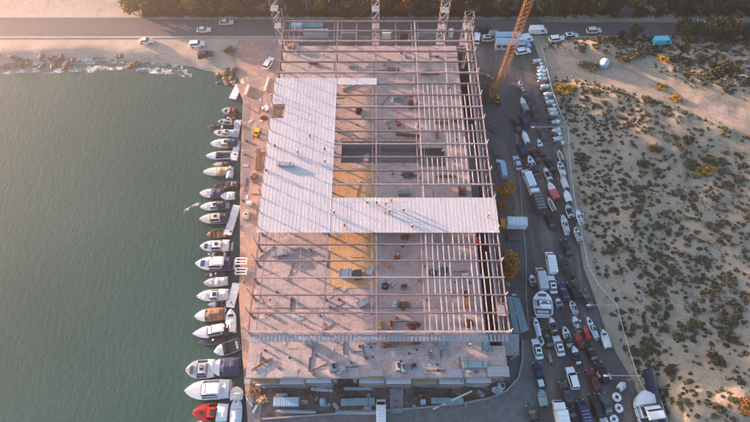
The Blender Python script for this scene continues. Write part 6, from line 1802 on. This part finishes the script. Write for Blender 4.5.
def trunk_mesh(h, r0, seed):
    r_ = random.Random(seed); m_ = MB(); p = Vector((0, 0, -.4)); top = Vector((r_.uniform(-.3, .3), r_.uniform(-.3, .3), h))
    mid = p.lerp(top, .5) + Vector((r_.uniform(-.25, .25), r_.uniform(-.25, .25), 0))
    m_.tube(p, mid, r0, 7, r0 * .7); m_.tube(mid, top, r0 * .7, 7, r0 * .3)
    for k in range(5):
        th = r_.uniform(0, 6.28); a_ = mid.lerp(top, r_.uniform(-.1, .8)); m_.tube(a_, a_ + Vector((math.cos(th) * h * .33, math.sin(th) * h * .33, h * .25)), r0 * .4, 5, r0 * .12)
    return m_
TM = []
for k in range(5):
    TM.append((mesh_of(leaf_cloud(100 + k, 1500, 3.6, 5.6, .42, 13, 1.4), 'crown', M_leafd), mesh_of(trunk_mesh(4.6, .26, k), 'trunk', M_bark)))
def tree(loc, s, m, k, label, group, sz=1.0):
    t_ = thing('tree', loc, label, 'tree', rnd.uniform(0, 6.28), group)
    c = link('crown', TM[k][0], t_); t = link('trunk', TM[k][1], t_)
    c.material_slots[0].link = 'OBJECT'; c.material_slots[0].material = m
    t_.scale = (s, s, s * sz)
    return t_
LB = {M_leafd.name: 'dark olive tree in the belt beyond the back road', M_leaf.name: 'brownish olive tree in the belt beyond the back road', M_leafg.name: 'golden brown tree in the belt beyond the back road'}
for k in range(154):
    x = -78 + 256 * (k + rnd.uniform(-.5, .5)) / 154; rowi = k % 4
    y = 130.3 + rowi * 5.5 + rnd.uniform(-1.5, 2.0)
    m = M_leafd if x > 10 else (M_leaf if rnd.random() < .55 else M_leafg)
    if x > 10 and rnd.random() < .22: m = M_leaf
    if x > 100 and rnd.random() < .12: m = M_leafg
    if x > 168 and rowi == 0: continue
    s_ = rnd.uniform(.8, 1.3) * (.85 if x < 0 else 1.0)
    tree((x, y, float(hfun(x, y))), s_, m, rnd.randrange(5), LB[m.name], 'trees in the belt beyond the road, ' + m.name.replace('_', ' '), rnd.uniform(.8, 1.1))
# trees and bushes this side of the road
for (u, v, s_, m, lb) in (
    (684, 34, .95, M_leafd, 'dark tree right below the road, left of the golden one'), (696, 33, .8, M_leafd, 'smaller dark tree in the row right below the road'), (708, 33, .95, M_leaf, 'olive tree in the row right below the road'),
    (720, 33, 1.15, M_leaf, 'largest olive tree in the row right below the road'), (728, 37, .9, M_leafd, 'dark tree at the right end of the row below the road'), (744, 38, .85, M_leafd, 'dark tree at the right picture edge below the road'),
    (634, 33, .65, M_leafd, 'dark small tree at the road edge above the turquoise van'), (622, 34, .35, M_leafd, 'little dark tree left of the small tree at the road edge'),
    (708, 82, .95, M_leafd, 'dark dune tree with golden top lit from the left'), (721, 75, .75, M_leaf, 'olive dune tree right of the dark one'), (689, 40, .4, M_leafg, 'golden little tree under the dark row'),
    (503, 192, .62, M_leafr, 'rust orange tree beside the frame, upper pair left'), (508.5, 190, .58, M_leafr, 'rust orange tree beside the frame, upper pair right'), (501, 206, .5, M_leafr, 'rust orange tree below the upper pair beside the frame'),
    (509, 258, .58, M_leafr, 'rust orange tree beside the frame, lower group top'), (512, 266, .62, M_leafr, 'rust orange tree beside the frame, lower group middle'), (509.5, 275, .5, M_leafr, 'rust orange tree beside the frame, lower group bottom'),
    (725, 410, .5, M_leafg, 'golden bush tree on the lit dune at the bottom right')):
    p = P(u, v, 1.2); tree((p.x, p.y, max(float(hfun(p.x, p.y)), 0)), s_, m, rnd.randrange(5), lb, None, .8 if v < 100 else .75)

SMESH = [mesh_of(leaf_cloud(300 + k, 420, 1.0, .95, .13, 9, .0), 'shrub', M_shrub) for k in range(6)]
YMESH = [mesh_of(leaf_cloud(340 + k, 420, 1.0, .9, .13, 9, .0), 'shrub', M_shruby) for k in range(2)]
def shrub(x, y, s_, lb, gp, yel=False, sx=1.0):
    o = link('shrub', rnd.choice(YMESH if yel else SMESH)); o.location = (x, y, float(hfun(x, y)) - .08 * s_)
    o.scale = (s_ * sx, s_, s_ * .7); o.rotation_euler = (0, 0, rnd.uniform(-.4, .4) if sx != 1 else rnd.uniform(0, 6.28))
    return tag(o, lb, 'shrub', gp)
BIG = [(582, 168, 1.9, 1), (653, 152, 1.8, 1), (643, 164, 1.8, 1.2), (655, 173, 1.6, 1.2), (683, 144, 1.7, 1.2), (711, 361, 2.2, 1.1), (666, 371, 1.5, 1.7), (723, 320, 1.8, 1), (694, 325, 1.9, 1.1), (729, 334, 1.5, 1), (649, 349, 1.8, 1), (678, 335, 1.7, 1), (663, 327, 1.4, 1.2),
       (590, 66, 2.3, 1.7), (617, 64, 2.2, 1.6), (628, 62, 2.0, 1.6), (640, 53, 2.0, 1.3), (595, 50, 1.9, 1.3), (580, 54, 1.6, 1.2), (683, 64, 2.1, 1.4), (672, 58, 1.8, 1.5), (700, 62, 2.0, 1.4), (735, 72, 1.8, 1), (226, 49, 1.9, 1.6), (637, 210, 1.5, 1.2), (641, 200, 1.6, 1), (612, 250, 1.4, 1.3), (690, 166, 1.8, 1.6), (703, 161, 1.9, 1.6), (735, 181, 1.7, 1.5), (596, 330, 1.3, 1)]
for (u, v, s_, sx) in BIG:
    p = P(u, v, .8)
    if u == 226: shrub(p.x, p.y, s_, 'dark scrub clump on the sand by the dark navy car', None, False, sx)
    else: shrub(p.x, p.y, s_, 'large dark scrub bush on the dunes', 'large dark bushes on the dunes', False, sx)
for (u, v, s_, sx, lb) in ((562, 89, 2.4, 1.9, 'bright yellow bush beside the long row of dinghies'), (660, 62, 1.9, 1.2, 'yellow bush in the upper dunes below the turquoise van'), (705, 172, 1.7, 2.0, 'yellow brown bush in the middle right dunes'), (697, 176, 1.2, 1.4, 'small yellow bush left of the middle right yellow brown one'), (660, 88, 1.5, 1.3, 'yellow bush on the lit sand track'), (674, 98, 1.7, 1.3, 'yellow brown bush below the sand track')):
    p = P(u, v, .8); shrub(p.x, p.y, s_, lb, None, True, sx)
cnt = 0; scrub = MB(); tufts = MB(); rs = random.Random(11)
small = []
while cnt < 262:
    u = rs.uniform(556, 760); v = rs.uniform(36, 430); p = P(u, v, .5)
    d = p.x - float(edge_x(FENCE, p.y))
    if d < 2.5 or (track_dist(p.x, p.y) < 4 + .03 * (p.x)): continue
    dn = float(fbm(p.x + 31, p.y + 7, .07, 3))
    if rs.random() > .15 + (dn - .3) * 1.6: continue
    s_ = rs.choice((.5, .6, .65, .75, .85, .95, 1.15)) * rs.uniform(.85, 1.15)
    shrub(p.x, p.y, s_, 'small grey green scrub bush on the dune sand', 'small scrub bushes on the dunes', False, rs.uniform(.9, 1.4)); cnt += 1
k = 0; nt_ = 0
while nt_ < 2600 and k < 20000:
    k += 1
    x = rs.uniform(30, 150); y = rs.uniform(5, 118)
    d = x - float(edge_x(FENCE, y))
    if d < 2 or track_dist(x, y) < 3 + .03 * x: continue
    if rs.random() > (float(fbm(x + 31, y + 7, .07, 3)) - .22) * 2.4: continue
    z = float(hfun(x, y)); r_ = rs.uniform(.18, .55); nt_ += 1
    for q in range(14):
        th = rs.uniform(0, 6.28); rr = rs.random() ** .7 * r_; a_ = Vector((x + math.cos(th) * rr, y + math.sin(th) * rr, z - .03)); tp = a_ + Vector((math.cos(th) * r_ * .4 + rs.uniform(-.1, .1), math.sin(th) * r_ * .4, r_ * rs.uniform(.5, 1.0)))
        s2 = Vector((-math.sin(th), math.cos(th), 0)) * r_ * .24
        tufts.add([a_ - s2, a_ + s2, tp + s2 * .4, tp - s2 * .5], [(0, 1, 2, 3)])
n2_ = 0; k = 0
while n2_ < 3200 and k < 60000:
    k += 1
    x = rs.uniform(30, 150); y = rs.uniform(5, 118)
    d = x - float(edge_x(FENCE, y))
    if d < 2.5 or track_dist(x, y) < 4 + .03 * x: continue
    dn = float(fbm(x + 31, y + 7, .07, 3)) * .6 + .4 * float(vnoise(x * .45 + 5, y * .45))
    if rs.random() > .12 + (dn - .25) * 1.9: continue
    z = float(hfun(x, y))
    r_ = rs.choice((.22, .3, .36, .45, .6)) * rs.uniform(.85, 1.2); n2_ += 1
    for q in range(int(34 + 40 * r_)):
        v_ = Vector((rs.gauss(0, 1), rs.gauss(0, 1), abs(rs.gauss(0, .8)))).normalized() * rs.random() ** .45
        c_ = Vector((x + v_.x * r_ * 1.25, y + v_.y * r_, z + v_.z * r_ * .7)); sz_ = .13 + .10 * rs.random()
        u_ = Vector((rs.gauss(0, 1), rs.gauss(0, 1), rs.gauss(0, .6))).normalized(); w_ = u_.orthogonal().normalized()
        scrub.add([c_ - u_ * sz_, c_ + w_ * sz_ * .8, c_ + u_ * sz_, c_ - w_ * sz_ * .7], [(0, 1, 2, 3)])
o = link('low_scrub', mesh_of(scrub, 'low_scrub', M_shrub)); tag(o, 'countless low grey green scrub on the dune sand', 'scrub', None, 'stuff')
o = link('dune_grass', mesh_of(tufts, 'dune_grass', M_tuft)); tag(o, 'dry tufts of dune grass and low scrub', 'grass', None, 'stuff')
# scrub under and before the tree belt and on the road verge
verge = MB()
for q in range(2600):
    x = rs.uniform(-75, 190); y = (rs.uniform(128.6, 152) if q % 3 else rs.uniform(128.5, 131.5)) if q % 5 else rs.uniform(112, 119) if x > 66 else 129.5
    z = float(hfun(x, y)); r_ = rs.uniform(.35, 1.1)
    for w in range(12):
        th = rs.uniform(0, 6.28); rr = rs.random() ** .7 * r_; a_ = Vector((x + math.cos(th) * rr, y + math.sin(th) * rr, z - .03)); tp = a_ + Vector((math.cos(th) * r_ * .4, math.sin(th) * r_ * .4, r_ * rs.uniform(.5, 1.2)))
        s2 = Vector((-math.sin(th), math.cos(th), 0)) * r_ * .25
        verge.add([a_ - s2, a_ + s2, tp + s2 * .4, tp - s2 * .5], [(0, 1, 2, 3)])
o = link('verge_scrub', mesh_of(verge, 'verge_scrub', M_leafd)); tag(o, 'low brown scrub under the tree belt along the road', 'scrub', None, 'stuff')

# ------------------------------------------------------------------ haze
mh = bpy.data.materials.new('haze'); mh.use_nodes = True
nt = mh.node_tree
for n in list(nt.nodes):
    if n.type == 'BSDF_PRINCIPLED': nt.nodes.remove(n)
pv = nt.nodes.new('ShaderNodeVolumePrincipled')
pv.inputs['Color'].default_value = (0.99, 0.94, 0.90, 1)
pv.inputs['Density'].default_value = 0.0013
pv.inputs['Anisotropy'].default_value = 0.88
nt.links.new(pv.outputs['Volume'], nt.nodes['Material Output'].inputs['Volume'])
mb = MB(); mb.box((0, 65, 55.5), (460, 330, 121))
hz = mb.build('haze', mh); tag(hz, kind='stuff')
